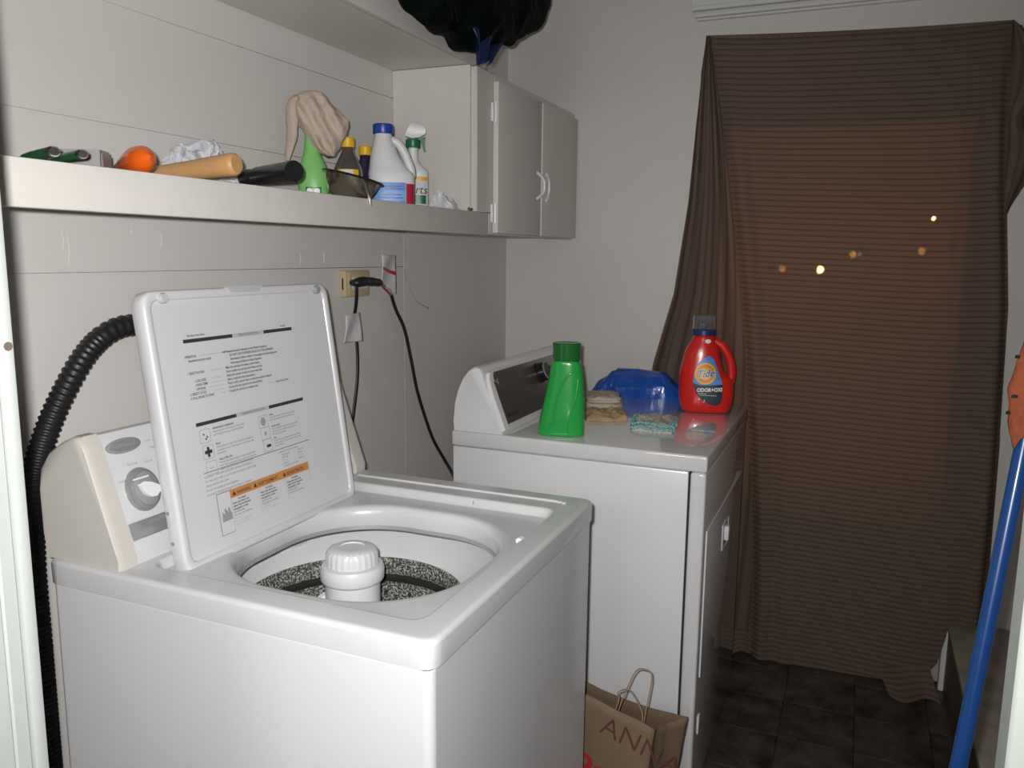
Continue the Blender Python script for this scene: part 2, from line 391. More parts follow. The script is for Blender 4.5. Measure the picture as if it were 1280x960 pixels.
for k, (z0, z1, d) in enumerate(((2.195, 2.203, 0.018), (2.203, 2.215, 0.030), (2.215, 2.222, 0.022), (2.222, 2.236, 0.040), (2.236, 2.30, 0.032))):
    cr.box(0.69-0.004*k, 1.94, DF-d, DF+0.001, z0, z1, 0.0018, 1)
struct(cr, 'trim_2', M['trim'])
# right side: near wall stub, recess with platform
struct(MB().box(XR, 2.05, -0.37, 0.60, 0, 2.5).box(1.95, 2.05, 0.60, 2.15, 0, 2.5), 'wall_right', M['wallfar'])
pl = thing('raised_platform', 'low raised platform with mottled stone-look vinyl top against the right end of the far wall', 'platform', (1.78, 1.35, 0))
MB().box(1.597, 1.948, 0.605, 2.046, 0.228, 0.245, 0.004).build('platform_top', M['platform'], pl)
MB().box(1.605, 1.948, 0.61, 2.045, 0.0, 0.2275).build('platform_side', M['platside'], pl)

# doorway the camera looks through
wf = MB().box(-0.1, 0.545, -0.475, -0.372, 0, 2.5).box(1.375, 2.05, -0.475, -0.372, 0, 2.5).box(0.545, 1.375, -0.475, -0.372, 2.08, 2.5)
struct(wf, 'wall_front', M['wall'])
lj = struct(MB().box(0.5452, 0.5585, -0.49, -0.388, 0, 2.08, 0.001, 1), 'trim_3', mat('jamb_paint', (0.33, 0.35, 0.335), 0.5, bump=0.08, bscale=25), None)
MB().box(0.50, 0.5648, -0.3715, -0.3585, 0, 2.11, 0.003, 2).build('casing', lj.data.materials[0], lj)
MB().box(0.5452, 0.5600, -0.388, -0.3718, 0, 2.08, 0.002, 1).build('edge_strip', lj.data.materials[0], lj)
MB().tube([(0.5645, -0.365, 1.333), (0.5655, -0.365, 1.333)], 0.0042, 8).build('screw_hole', M['brownstrip'], lj)
rj = struct(MB().box(1.3580, 1.3748, -0.49, -0.388, 0, 2.08, 0.001, 1), 'trim_4', mat('dimmed_jamb_paint', (0.22, 0.235, 0.215), 0.5, bump=0.08, bscale=25), None)  # paint kept darker to stand in for the flash grazing this jamb
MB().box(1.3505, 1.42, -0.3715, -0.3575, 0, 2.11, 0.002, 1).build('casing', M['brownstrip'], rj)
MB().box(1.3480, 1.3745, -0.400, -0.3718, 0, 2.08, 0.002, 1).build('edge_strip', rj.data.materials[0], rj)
struct(MB().box(0.5590, 1.3575, -0.475, -0.372, 2.06, 2.0795), 'trim_5', M['trim'])

# ================================================================== WASHER
def sd_rr(px, py, cx, cy, hx, hy, r):
    dx = abs(px-cx)-(hx-r); dy = abs(py-cy)-(hy-r)
    return math.hypot(max(dx, 0), max(dy, 0))+min(max(dx, dy), 0)-r
def ray_loop(c, x0, x1, y0, y1, r, z, n=240, phase=0.0):
    cx, cy, hx, hy = (x0+x1)/2, (y0+y1)/2, (x1-x0)/2, (y1-y0)/2; L = []
    for i in range(n):
        t = 2*PI*i/n; ca, sa = math.cos(t), math.sin(t); lo, hi = 0.0, 1.5
        for _ in range(34):
            m = (lo+hi)/2
            if sd_rr(c[0]+ca*m, c[1]+sa*m, cx, cy, hx, hy, r) < 0: lo = m
            else: hi = m
        L.append(Vector((c[0]+ca*lo, c[1]+sa*lo, z)))
    return L
WX0, WX1, WY1 = 0.09, 0.794, 0.686
wa = thing('washing_machine', 'white top-loading washing machine with its lid standing open, nearest the doorway', 'washer', (0.44, 0.343, 0))
def rrect2(x0, x1, y0, y1, r, z, n=10):
    o = []
    for cx_, cy_, a0 in ((x1-r, y1-r, 0), (x0+r, y1-r, PI/2), (x0+r, y0+r, PI), (x1-r, y0+r, 1.5*PI)):
        o += [Vector((cx_+r*math.cos(a0+PI/2*i/n), cy_+r*math.sin(a0+PI/2*i/n), z)) for i in range(n+1)]
    return o
def wl_(k, z): return rrect2(WX0+.004+k, WX1-.005-k, .005+k, WY1-.005-k, .014-min(k, .006), z)
MB().loops([wl_(.004, .020), wl_(.004, .400), wl_(.004, .8855), wl_(.001, .8864), wl_(0, .884), wl_(0, .016), wl_(.003, .012), wl_(.05, .012)], False, True).build('cabinet', M['enamel'], wa)
wn([o for o in wa.children if o.name == 'cabinet'][0])
for x in (WX0+0.05, WX1-0.05):
    for y in (0.05, WY1-0.05): MB().lathe([(0.018, 0.0), (0.02, 0.006), (0.014, 0.0115)], (x, y, 0), 12).build('foot', M['black_rubber'], wa)
c0 = (0.505, 0.315); D = MB(); rl = lambda a, b, c, d, r, z: ray_loop(c0, a, b, c, d, r, z)
ox = (0.290, 0.716, 0.100, 0.520)
def oin(k, z, r=0.17): return rl(ox[0]+k, ox[1]-k, ox[2]+k, ox[3]-k, r-k*0.6, z)
D.loops([rl(WX0+.004, WX1-.004, .004, WY1-.004, .020, .8875), rl(WX0, WX1, 0, WY1, .022, .890), rl(WX0, WX1, 0, WY1, .020, .922), rl(WX0+.0005, WX1-.0005, .0005, WY1-.0005, .020, .9245),
         rl(WX0+.002, WX1-.002, .002, WY1-.002, .019, .9273), rl(WX0+.0045, WX1-.0045, .0045, WY1-.0045, .018, .9292), rl(WX0+.009, WX1-.009, .009, WY1-.009, .016, .930),
         rl(.256, .752, .046, .592, .028, .930), rl(.259, .748, .050, .588, .026, .929), rl(.262, .745, .053, .585, .025, .926), rl(.264, .742, .056, .578, .024, .9155), rl(.2665, .737, .061, .572, .022, .913),
         oin(-.016, .9125), oin(-.008, .9115), oin(-.003, .908), oin(0, .902), oin(.002, .893), oin(.002, .876), oin(.0, .870)], False, False)
MB().loops([oin(.0012, .8725), oin(.003, .8655), oin(-.004, .860)], False, False).build('rim_gap_band', M['ink_grey'], wa)  # grey band coloured in for the dark gap below the rim
wn(D.build('top_deck', M['enamel_top'], wa, ang=60))
MB().tube([(0.262, 0.634, 0.9293), (0.72, 0.636, 0.9293), (0.742, 0.634, 0.9293), (0.748, 0.628, 0.9293)], [0.0045]*4, 10).build('deck_ridge', M['enamel_top'], wa)
MB().tube([(0.7455, 0.400, 0.927), (0.7455, 0.412, 0.927)], 0.006, 10).build('lid_stop', M['white_plastic'], wa)
MB().box(0.57, 0.572, 0.5795, 0.5805, 0.917, 0.926).build('scratch', M['ink_grey'], wa)
# tub ring, basket
tc0 = (0.44, 0.343)
MB().lathe([(0.285, 0.866), (0.280, 0.870), (0.262, 0.862), (0.258, 0.852), (0.254, 0.850), (0.218, 0.806), (0.208, 0.797), (0.2055, 0.792)], (*tc0, 0), 72, False, False).build('tub_ring', M['offwhite'], wa)
MB().lathe([(0.2052, 0.7915), (0.203, 0.775), (0.203, 0.762), (0.206, 0.755)], (*tc0, 0), 72, False, False).build('balance_ring', M['speckle'], wa)
MB().lathe([(0.207, 0.760), (0.216, 0.750), (0.216, 0.742), (0.205, 0.738)], (*tc0, 0), 72, False, False).build('ring_gap', M['gap'], wa)
MB().lathe([(0.204, 0.739), (0.205, 0.73), (0.206, 0.45), (0.18, 0.42), (0.06, 0.42)], (*tc0, 0), 72, False, True).build('basket', M['speckle'], wa)
for k in range(24):
    a = 2*PI*k/24
    for q, z in enumerate((0.715, 0.68, 0.64)):
        b = a+q*0.13; r = 0.2058
        MB().tube([(tc0[0]+r*math.cos(b), tc0[1]+r*math.sin(b), z), (tc0[0]+(r-.002)*math.cos(b), tc0[1]+(r-.002)*math.sin(b), z)], 0.0045, 8).build('basket_hole', M['gap'], wa)
# pale grey L-shaped mark on the tub ring
MB().tube([(.237, .476, .850), (.243, .461, .828), (.238, .452, .827), (.216, .407, .827)], 0.005, 6, flat=0.5).build('ring_mark', M['ink_light'], wa)
ag = MB().lathe([(0.10, 0.43), (0.075, 0.47), (0.062, 0.60), (0.054, 0.70), (0.050, 0.76), (0.050, 0.825), (0.0565, 0.829), (0.058, 0.833), (0.058, 0.850), (0.055, 0.857), (0.048, 0.858), (0.030, 0.858)], (*tc0, 0), 48).build('agitator', M['offwhite'], wa)
cap = MB()
cap.loops([[Vector((tc0[0]+(r+(0.0016 if (j % 4 < 2 and rib) else 0))*math.cos(2*PI*j/96), tc0[1]+(r+(0.0016 if (j % 4 < 2 and rib) else 0))*math.sin(2*PI*j/96), z)) for j in range(96)]
           for r, z, rib in ((0.046, 0.8582, 0), (0.0465, 0.860, 1), (0.0455, 0.880, 1), (0.043, 0.886, 0), (0.036, 0.889, 0), (0.024, 0.8895, 0), (0.023, 0.8875, 0), (0.012, 0.8872, 0))])
cap.build('softener_cap', M['offwhite'], ag)
for s in (-1, 1):
    MB().tube(smooth_path([(tc0[0]+0.046*s, tc0[1]-0.01*s-.02, 0.79), (tc0[0]+0.062*s, tc0[1]-.02, 0.775), (tc0[0]+0.068*s, tc0[1], 0.74), (tc0[0]+0.06*s, tc0[1], 0.70)]), 0.011, 8).build('agitator_fin', M['offwhite'], ag)

# console
prof = [(.088, .930), (.080, .97), (.079, 1.045), (.086, 1.080), (.105, 1.105), (.134, 1.1235), (.160, 1.1345), (.1755, 1.1345), (.187, 1.117), (.240, .962), (.246, .945), (.245, .930)]
def shrink(pf, k):
    cx = sum(p[0] for p in pf)/len(pf); cz = 1.02
    return [(cx+(p[0]-cx)*k, .930+(p[1]-.930)*k) for p in pf]
def cap_end(y0, y1, outer, grow=1.0):
    ins = 0.985
    seq = [(outer, 0.965), (outer+(0.004 if outer < (y0+y1)/2 else -0.004), 0.99), (outer+(0.011 if outer < (y0+y1)/2 else -0.011), 1.0), (y1 if outer < (y0+y1)/2 else y0, 1.0)]
    return MB().loops([[Vector((p[0], y, p[1])) for p in shrink(prof, k*grow)] for y, k in seq])
cap_end(0.008, 0.041, 0.008).build('console_end', M['cream'], wa, ang=50)
cap_end(0.645, 0.685, 0.685, 1.04).build('console_end', M['cream'], wa, ang=50)
con = MB().loops([[Vector((p[0], y, p[1])) for p in shrink(prof, 0.985)] for y in (0.0412, 0.6448)]).build('console', M['enamel'], wa, ang=30)
P0 = Vector((0.1865, 0, 1.117)); ez = (Vector((0.187, 0, 1.117))-Vector((0.240, 0, 0.962))).normalized(); en = Vector((-ez.z*-1, 0, -ez.x)); en = Vector((ez.z, 0, -ez.x))
def cf(y, z, off=0.001):       # a point on the sloping console face at height z
    t = (z-1.117)/ez.z; p = P0+ez*t+en*(off-0.0005); return Vector((p.x, y, p.z))
def cdisc(y, z, ry, rz, off, n=40): return [cf(y+ry*math.cos(2*PI*i/n), z+rz*math.sin(2*PI*i/n), off) for i in range(n)]
lg = MB().loops([cdisc(.077, 1.109, .033, .0115, .0), cdisc(.077, 1.109, .033, .0115, .003), cdisc(.077, 1.109, .031, .0098, .0042)]).build('logo_badge', M['grey_plastic'], con)
MB().poly(cdisc(.077, 1.109, .029, .0085, .0046)).build('badge_face', M['silver'], con)
MB().text('Whirlpool', .011, lambda a, b: cf(.077+a, 1.106+b, .0052), 'CENTER', .15).build('logo_text', M['ink_grey'], con)
dl = MB().loops([cdisc(.087, 1.037, .0310, .0340, .0), cdisc(.087, 1.037, .0310, .0340, .004), cdisc(.087, 1.037, .0288, .0315, .009), cdisc(.087, 1.037, .0250, .0275, .010)]).build('cycle_dial', M['silver'], con)
MB().loops([cdisc(.089, 1.037, .0245, .0268, .0095), cdisc(.089, 1.037, .0240, .0265, .0120), cdisc(.089, 1.037, .0215, .0240, .0135)]).build('dial_ring', M['grey_plastic'], con)
kn = [(-.019, .012), (-.010, .014), (.004, .010), (.016, .003), (.021, -.003), (.019, -.009), (.013, -.009), (.007, -.013), (-.004, -.012), (-.012, -.005), (-.016, .004)]
MB().loops([[cf(.089+a, 1.034+b, o) for a, b in kn] for o in (.013, .018, .0195)]).build('dial_grip', M['white_plastic'], con)
MB().loops([[cf(.081+a, 1.0545+b, o) for a, b in ((-.016, -.0015), (.014, -.0015), (.014, .001), (-.016, .001))] for o in (.013, .0148)]).build('dial_pointer', M['white_plastic'], con)
MB().poly([cf(.0425, .993), cf(.30, .993), cf(.30, .9665), cf(.0425, .9665)]).build('model_strip', M['silver'], con)
MB().poly([cf(.0425, .9795, .0014), cf(.085, .9795, .0014), (cf(.085, .9685, .0014)), cf(.0425, .9685, .0014)]).build('strip_panel', M['grey_plastic'], con)
tx = MB()
tx.text('SAVE EVEN', .008, lambda a, b: cf(.078+a, .984+b, .0016)); tx.text('ULTIMATE CARE', .0065, lambda a, b: cf(.046+a, .9705+b, .0016))
for i, (s, y, z) in enumerate((('Normal', .073, 1.0765), ('Casual', .105, 1.0745), ('Soak', .049, 1.055), ('High', .125, 1.094), ('Load', .118, 1.106))):
    tx.text(s, .0065, lambda a, b, y=y, z=z: cf(y+a, z+b, .0014))
tag(tx.build('console_print', M['ink_grey'], con), kind='stuff')

# lid: stands open against the console, inner side towards the room
LB, LT = Vector((0.303, 0, 0.9155)), Vector((0.240, 0, 1.357)); lu = (LT-LB).normalized(); ln = Vector((lu.z, 0, -lu.x)); LH = (LT-LB).length
def lp(y, h, off=0.0): p = LB+lu*h+ln*off; return Vector((p.x, y, p.z))
def lpz(y, z, off=-0.0035): return lp(y, (z-LB.z)/lu.z, off)
LY0, LY1 = 0.084, 0.563
def lid_loop(ins, off, r, n=200):
    L = ray_loop((0.3185, LH/2), LY0+ins, LY1-ins, ins-.012, LH-ins, r, 0, n); return [lp(p.x, p.y, off) for p in L]
lid = MB().loops([lid_loop(.010, -.030, .016), lid_loop(.003, -.029, .020), lid_loop(0, -.024, .024), lid_loop(0, -.006, .024), lid_loop(.002, -.001, .023), lid_loop(.005, 0, .021),
                  lid_loop(.013, 0, .016), lid_loop(.0155, -.0015, .014), lid_loop(.017, -.004, .012), lid_loop(.022, -.0045, .010)]).build('lid', M['enamel'], wa, ang=50)
for y, h in ((.124, LH-.013), (.524, LH-.013)):
    MB().loops([[lp(y+.0085*k*math.cos(2*PI*i/24), h+.0085*k*math.sin(2*PI*i/24), o) for i in range(24)] for k, o in ((1, -.004), (1, .003), (.8, .006))]).build('lid_bumper', M['ink_light'] if y < .3 else M['ink_grey'], lid)
MB().loops([[lp(a, LH+b, o) for a, b in ((.268, .001), (.364, .001), (.352, -.010), (.280, -.010))] for o in (-.004, .0015)]).build('finger_grip', M['ink_light'], lid)
for y in (.160, .490): MB().tube([(LB.x-.012, y-.014, .922), (LB.x-.012, y+.014, .922)], .006, 10).build('lid_hinge', M['white_plastic'], lid)
for h in (.045, .095): MB().tube([lp(.0775, h, -.013), lp(.0762, h, -.013)], .0032, 8).build('lid_screw', M['grey_plastic'], lid)
OFF = -.0035
def lt(mb, y, z, s, size, wmax=None, shear=0): mb.text(s, size, lambda a, b: lpz(y+a, z+b, OFF), 'LEFT', shear, .82, .00012)
def lrect(mb, y0, y1, z0, z1, off=-.0038): return mb.poly([lpz(y0, z0, off), lpz(y1, z0, off), lpz(y1, z1, off), lpz(y0, z1, off)])
pr = MB(); pg = MB(); plt = MB(); po = MB()
for y0, y1, z, g0, g1, s in ((.156, .434, 1.2725, .27, .352, 'OPERATING INSTRUCTIONS'), (.155, .437, 1.135, .250, .336, 'STAIN REMOVAL INSTRUCTIONS')):
    lrect(pr, y0, y1, z-.003, z+.003); lrect(plt, g0, g1, z-.0028, z+.0028, -.0034); pr.text(s, .0058, lambda a, b, z=z, g0=g0, g1=g1: lpz((g0+g1)/2+a, z-.002+b, -.0030), 'CENTER', 0, .72)
lt(pr, .166, 1.2795, 'Para leer en otro idioma', .0048); lt(pr, .402, 1.2785, 'Part 3950', .0042)
left = [(.153, 'OPERATING', .262), (.160, 'dispensers (vary by model)', None), None, None, (.153, '1. SELECT & LOAD', .232), None, (.166, '- LOAD SIZE', .232), (.166, '- WASH TEMP', .232), (.166, '- OPTIONS', .232), (.153, '2. SELECT CYCLE', .232), (.153, '3. PULL KNOB TO START', .232)]
right = [(.240, 'Add measured powder detergent to the Washer Dispenser.'), (.256, 'DO NOT USE POWDERED BLEACH IN THE DISPENSER.'), (.256, 'Add measured fabric softener to the agitator-mounted dispenser.'), (.256, 'Add measured bleach to bleach dispenser.'),
         (.242, 'Make the selections for these controls below.'), (.242, 'Some models may not have all of these controls.'), (.242, 'Select the amount of water for your wash load.'), (.242, 'Select a wash and rinse temperature.'), (.242, 'Press to add a second rinse or extra rinse option if desired.'), (.242, 'Choose the best cycle for the load and fabric.'), (.242, 'Or push the control to complete start')]
for i in range(11):
    z = 1.245-.0068*i
    if left[i]:
        y, s, e = left[i]; lt(pr, y, z, s, .0058)
        if e: lrect(pg, y+.0031*len(s)+.004, e, z+.0015, z+.0021)
    lt(pr, right[i][0], z, right[i][1], .0058)
lrect(pg, .345, .362, 1.2445-.068+.0015, 1.2445-.068+.0021); lt(pr, .366, 1.177, 'Press Knob to Start', .0055)
icon = lambda y, z, k: pg.loops([[lpz(y+a*.0125*s2, z+b*.0115*s2, -.0036) for a, b in ((-1, -.8), (-.8, -1), (.8, -1), (1, -.8), (1, .8), (.8, 1), (-.8, 1), (-1, .8))] for s2 in (1, .93)], False, False)
IL = [(.171, 1.114), (.173, 1.087), (.175, 1.060)]; IR = [(.315, 1.112), (.317, 1.090), (.319, 1.068)]
for q in IL+IR: icon(*q, 0)
def cross(y, z):
    lrect(pr, y-.0028, y+.0028, z-.0085, z+.0085, -.0036); lrect(pr, y-.0085, y+.0085, z-.0028, z+.0028, -.0035)
cross(*IL[1])
for a, b in ((-.003, .003), (.004, -.002), (.001, -.005)): pr.poly([lpz(IL[0][0]+a+.0018*math.cos(t*PI/4), IL[0][1]+b+.0018*math.sin(t*PI/4), -.0035) for t in range(8)])
pg.poly([lpz(IR[0][0]+.007*math.cos(t*PI/8), IR[0][1]+.008*math.sin(t*PI/8), -.0035) for t in range(16)])
pg.poly([lpz(IR[1][0]+.004*math.cos(t*PI/2), IR[1][1]+.005*math.sin(t*PI/2), -.0035) for t in range(4)])
lrect(pr, IR[2][0]-.004, IR[2][0]+.008, IR[2][1]-.004, IR[2][1]+.001, -.0035)
lrect(pg, IL[2][0]-.005, IL[2][0]+.004, IL[2][1]-.0005, IL[2][1]+.0005, -.0035)
LTX = [('Environmental Considerations', 'Reduce amount of hot water to lower energy', 'use. Wash full loads and adjust the load size.'), ('Blood', 'Pretreat spots or soak in cold water with detergent or', 'an enzyme product. Wash using the coolest water safe', 'for the fabric.'), ('Grass, Coffee, Dirt', 'Pretreat with liquid detergent or stain remover. Soak', 'if old. Wash using hottest water safe for the fabric and', 'bleach if safe for the fabric. Check before drying.')]
RTX = [('Grease', 'Use a stain remover or liquid detergent on stain', 'before laundering with the hottest safe water.'), ('Ink Ball, Alcohol', 'Spray immediately with hair spray or alcohol. Blot', 'until stain is gone, repeat as needed. Launder', 'with detergent and bleach.'), ('Wax', 'Scrape off excess and place between paper towels', 'and press with a warm iron. Launder after removal', 'with safe bleach.')]
for (y, z), ls in zip(IL, LTX):
    for k, s in enumerate(ls): lt(pg if k else pr, y+.019, z+.008-.0056*k, s, .0050)
for (y, z), ls in zip(IR, RTX):
    for k, s in enumerate(ls): lt(pg if k else pr, y+.018, z+.008-.0050*k, s, .0046)
lrect(pr, .155, .438, 1.0535, 1.0545)
for k, s in enumerate(('Questions? 1-800 before you call for service or information.', 'For more stains refer to your use and care guide or call for help.', 'Always read the fabric label.', 'Do not mix cleaning products together.', 'Use only as directed in the guide and keep for reference.')):
    lt(pg, .155, 1.0455-.0075*k, s, .0058)
for y, ss in ((.352, ('Removing lint', 'from load', 'and colors', 'in the tub')), (.398, ('Other tips', 'to wash', 'loads well', 'each time'))):
    for k, s in enumerate(ss): lt(plt if k == 2 else pg, y, 1.041-.0055*k, s, .0050)
lt(pg, .345, 1.047, 'Laundry tips for colors and fabrics', .0048); lt(pg, .355, 1.019, 'See guide for more details', .0048)
# warning label
lrect(po, .206, .424, .9985, 1.0135, -.0037)
for s, y in (('WARNING', .222), ('AVERTISSEMENT', .276), ('ADVERTENCIA', .357)):
    lt(pr, y, 1.002, s, .0092)
    pr.poly([lpz(y-.011, 1.002, -.0033), lpz(y-.002, 1.002, -.0033), lpz(y-.0065, 1.010, -.0033)])
for a in ((.174, .206, 1.0125, 1.0135), (.174, .175, .9415, 1.013), (.174, .206, .9415, .9422)): lrect(pr, *a, -.0034)
lrect(pg, .2055, .2062, .9415, .9985, -.0034); lrect(pg, .278, .2785, .950, .9985, -.0034); lrect(pg, .352, .3525, .958, .9985, -.0034); lrect(pg, .4235, .424, .970, .9985, -.0034)
pgk = MB().poly([lpz(.180, .964, -.0034), lpz(.204, .964, -.0034), lpz(.204, .972, -.0034), lpz(.199, .987, -.0034), lpz(.196, .984, -.0034), lpz(.197, .976, -.0034), lpz(.190, .986, -.0034), lpz(.187, .984, -.0034), lpz(.189, .974, -.0034), lpz(.182, .982, -.0034)])
wt = ['Fire Hazard', 'Never place items in the', 'washer that are dampened', 'with gasoline or other', 'flammable fluids.', 'No washer can completely', 'remove oil.', 'Do not dry anything that', 'has ever had any type of', 'oil on it.']
for y, n in ((.209, 10), (.281, 8), (.355, 6)):
    for k in range(n): lt(pr if k < 4 else (pg if k < 6 else plt), y+(.014 if k == 0 else 0), .9925-.0052*k, wt[k], .0050)
for mb, nm, mm in ((pr, 'instruction_print', 'ink'), (pg, 'fine_print', 'ink_grey'), (plt, 'pale_print', 'ink_light'), (po, 'warning_stripe', 'orange_ink'), (pgk, 'hazard_symbol', 'ink_grey')):
    tag(mb.build(nm, M[mm], lid, flatshade=True), kind='stuff')

# ================================================================== DRYER
DY0, DY1, DX0d, DX1d, DT = 1.077, 1.805, 0.265, 0.9525, 0.946
dy = thing('clothes_dryer', 'white clothes dryer with dark grey slanted console, standing beyond the washing machine', 'dryer', (0.61, 1.44, 0))
MB().box(DX0d+.003, .9085, DY0+.003, DY1-.003, .012, .9030, .004).build('cabinet', M['dryer_white'], dy)
MB().box(.9125, DX1d-.002, DY0+.002, DY1-.002, .012, .9030, .007, 3).build('front_panel', M['gloss_white'], dy, ang=50)
MB().box(.905, .915, DY0+.006, DY1-.006, .02, .90).build('panel_gap', M['gap'], dy)
MB().box(DX0d, DX1d, DY0, DY1, .9045, DT, .006, 3).build('top_panel', M['gloss_white'], dy, ang=50)
for x in (.31, .90):
    for y in (1.13, 1.75): MB().lathe([(.018, 0), (.02, .006), (.014, .0115)], (x, y, 0), 12).build('foot', M['black_rubber'], dy)
dd = MB().loops([[Vector((x, y, z)) for y, z in ((1.122-k, .358-k), (1.738+k, .358-k), (1.752+k, .372), (1.752+k, .746+k), (1.122-k, .746+k))] for x, k in ((.9500, 0), (.9535, 0), (.9548, -.003))]).build('door', M['gloss_white'], dy)
MB().box(.9540, .9556, 1.37, 1.47, .610, .685, .004).build('handle_recess', M['ink_light'], dd)
MB().box(.9545, .968, 1.405, 1.435, .630, .672, .004).build('handle', M['white_plastic'], dd)
MB().box(.9500, .9545, 1.13, 1.15, .195, .245, .002).build('lower_latch', M['white_plastic'], dy)
dp = [(.270, .9465), (.268, .975), (.273, 1.025), (.283, 1.062), (.297, 1.093), (.314, 1.114), (.332, 1.1235), (.347, 1.119), (.356, 1.104), (.412, .960), (.415, .9465)]
def dshrink(k): return [(.335+(p[0]-.335)*k, .9465+(p[1]-.9465)*k) for p in dp]
dc = MB().loops([[Vector((p[0], y, p[1])) for p in dshrink(k)] for y, k in ((1.080, .965), (1.084, .99), (1.092, 1.0), (1.790, 1.0), (1.798, .99), (1.802, .965))]).build('console', M['dryer_white'], dy, ang=50)
Q0 = Vector((.356, 0, 1.104)); qz = (Vector((.356, 0, 1.104))-Vector((.412, 0, .960))).normalized(); qn = Vector((qz.z, 0, -qz.x))
def df(y, z, off=0.0): p = Q0+qz*((z-1.104)/qz.z)+qn*off; return Vector((p.x, y, p.z))
# raised white bezel bow at the near end, dark glass panel inside
MB().loops([[df(1.083, .955, o), df(1.083, 1.050, o), df(1.090, 1.085, o), df(1.105, 1.104, o), df(1.135, 1.108, o), df(1.117, 1.094, o+.001), df(1.108, 1.075, o+.001), df(1.107, 1.04, o+.001), df(1.107, .955, o+.001)] for o in (-.002, .010)]).build('bezel', M['white_plastic'], dc, ang=30)
out = [(1.108, .966), (1.775, .966), (1.775, 1.100), (1.14, 1.102), (1.120, 1.092), (1.110, 1.072)]
fp = MB().loops([[df(y, z, o) for y, z in out] for o in (-.001, .003)]).build('control_panel', M['dark_silver'], dc)
def kdisc(y, z, r, off, n=28): return [df(y+r*math.cos(2*PI*i/n), z+r*math.sin(2*PI*i/n), off) for i in range(n)]
for y in (1.445,):
    kb = MB().loops([kdisc(y, 1.062, .030, .003), kdisc(y, 1.062, .030, .006), kdisc(y, 1.062, .027, .008), kdisc(y, 1.062, .026, .030), kdisc(y, 1.062, .023, .033)]).build('timer_knob', M['black_plastic'], dc)
    MB().loops([kdisc(y, 1.062, .0265, .029), kdisc(y, 1.062, .0275, .031), kdisc(y, 1.062, .0235, .0335)], False, False).build('knob_ring', M['silver'], dc)
for y in (1.60, 1.70): MB().loops([kdisc(y, 1.055, .018, .003), kdisc(y, 1.055, .016, .022)]).build('option_knob', M['black_plastic'], dc)
MB().tube([df(1.122, 1.088, .0035), df(1.135, 1.078, .0035), df(1.150, 1.074, .0035)], .0022, 6).tube([df(1.150, 1.084, .0035), df(1.142, 1.074, .0035), df(1.152, 1.068, .0035)], .0018, 6).build('panel_mark', M['silver'], dc)
MB().text('Whirlpool', .020, lambda a, b: df(1.135+a, .980+b, .0034), 'LEFT', .15).build('console_print', M['black_plastic'], dc)

# ================================================================== SHELVES AND CABINET
SX, ST = 0.265, 1.534
SB = ST-.018      # top of the shelf board, a little below the front lip
sh = thing('wall_shelf', 'long white painted lower shelf running along the left wall above the machines', 'shelf', (0.13, 0.43, ST))
MB().box(0.001, SX-.018, -.370, 1.229, SB-.020, SB, .002, 1).build('shelf_board', M['shelf'], sh)
MB().box(SX-.0175, SX, -.370, 1.311, 1.4715, ST+.001, .003, 2).build('front_edge', M['shelf'], sh)
us = thing('upper_shelf', 'white painted upper shelf above the lower shelf, carrying the black bag', 'shelf', (0.13, 0.43, 1.93))
MB().box(0.001, SX-.018, -.370, 1.285, 1.927, 1.948, .002, 1).build('shelf_board', M['shelf'], us)
MB().box(SX-.0175, SX, -.370, 1.288, 1.922, 2.055, .003, 2).build('front_edge', M['shelf'], us)
cb = thing('wall_cabinet', 'white two-door wall cabinet at the far end of the shelf', 'cabinet', (0.13, 1.65, 1.475))
MB().box(0.001, SX-.0205, 1.2305, 1.246, ST+.002, 1.9255).build('side_panel', M['shelf'], cb)
MB().box(0.001, SX-.02, 1.290, 2.049, 1.478, 1.492).box(0.001, SX-.02, 1.290, 2.049, 1.905, 1.9255).box(.001, .012, 1.2905, 2.049, 1.492, 1.905).box(.012, SX-.02, 2.035, 2.049, 1.492, 1.905).build('carcass', M['shelf'], cb)
MB().box(SX-.020, SX, 1.2305, 1.345, ST+.0015, 1.921, .002, 1).box(SX-.02, SX, 1.312, 1.345, 1.475, ST, .001, 1).box(SX-.02, SX, 1.345, 2.049, 1.885, 1.921, .001, 1).box(SX-.02, SX, 1.345, 2.049, 1.475, 1.500, .001, 1).box(SX-.02, SX, 2.02, 2.049, 1.5, 1.885, .001, 1).build('face_frame', M['shelf'], cb)
for y0, y1, hy, s in ((1.332, 1.672, 1.636, 1), (1.684, 2.030, 1.715, -1)):
    d = MB().box(SX+.0015, SX+.019, y0, y1, 1.479, 1.899, .003, 2).build('door', M['shelf'], cb)
    MB().tube(smooth_path([(SX+.018, hy-.006*s, 1.595), (SX+.026, hy, 1.600), (SX+.036, hy+.016*s, 1.617), (SX+.038, hy+.018*s, 1.637), (SX+.036, hy+.016*s, 1.655), (SX+.026, hy, 1.672), (SX+.018, hy-.006*s, 1.677)], 5), [.0075, .006, .0055]+[.0048]*26+[.006, .0075], 8).build('handle', M['white_plastic'], d)
    if s == 1:
        for z in (1.535, 1.815): MB().box(SX+.001, SX+.010, y0-.016, y0+.001, z-.026, z+.026, .002, 1).tube([(SX+.011, y0-.001, z-.028), (SX+.011, y0-.001, z+.028)], .005, 8).build('hinge', M['white_plastic'], d)

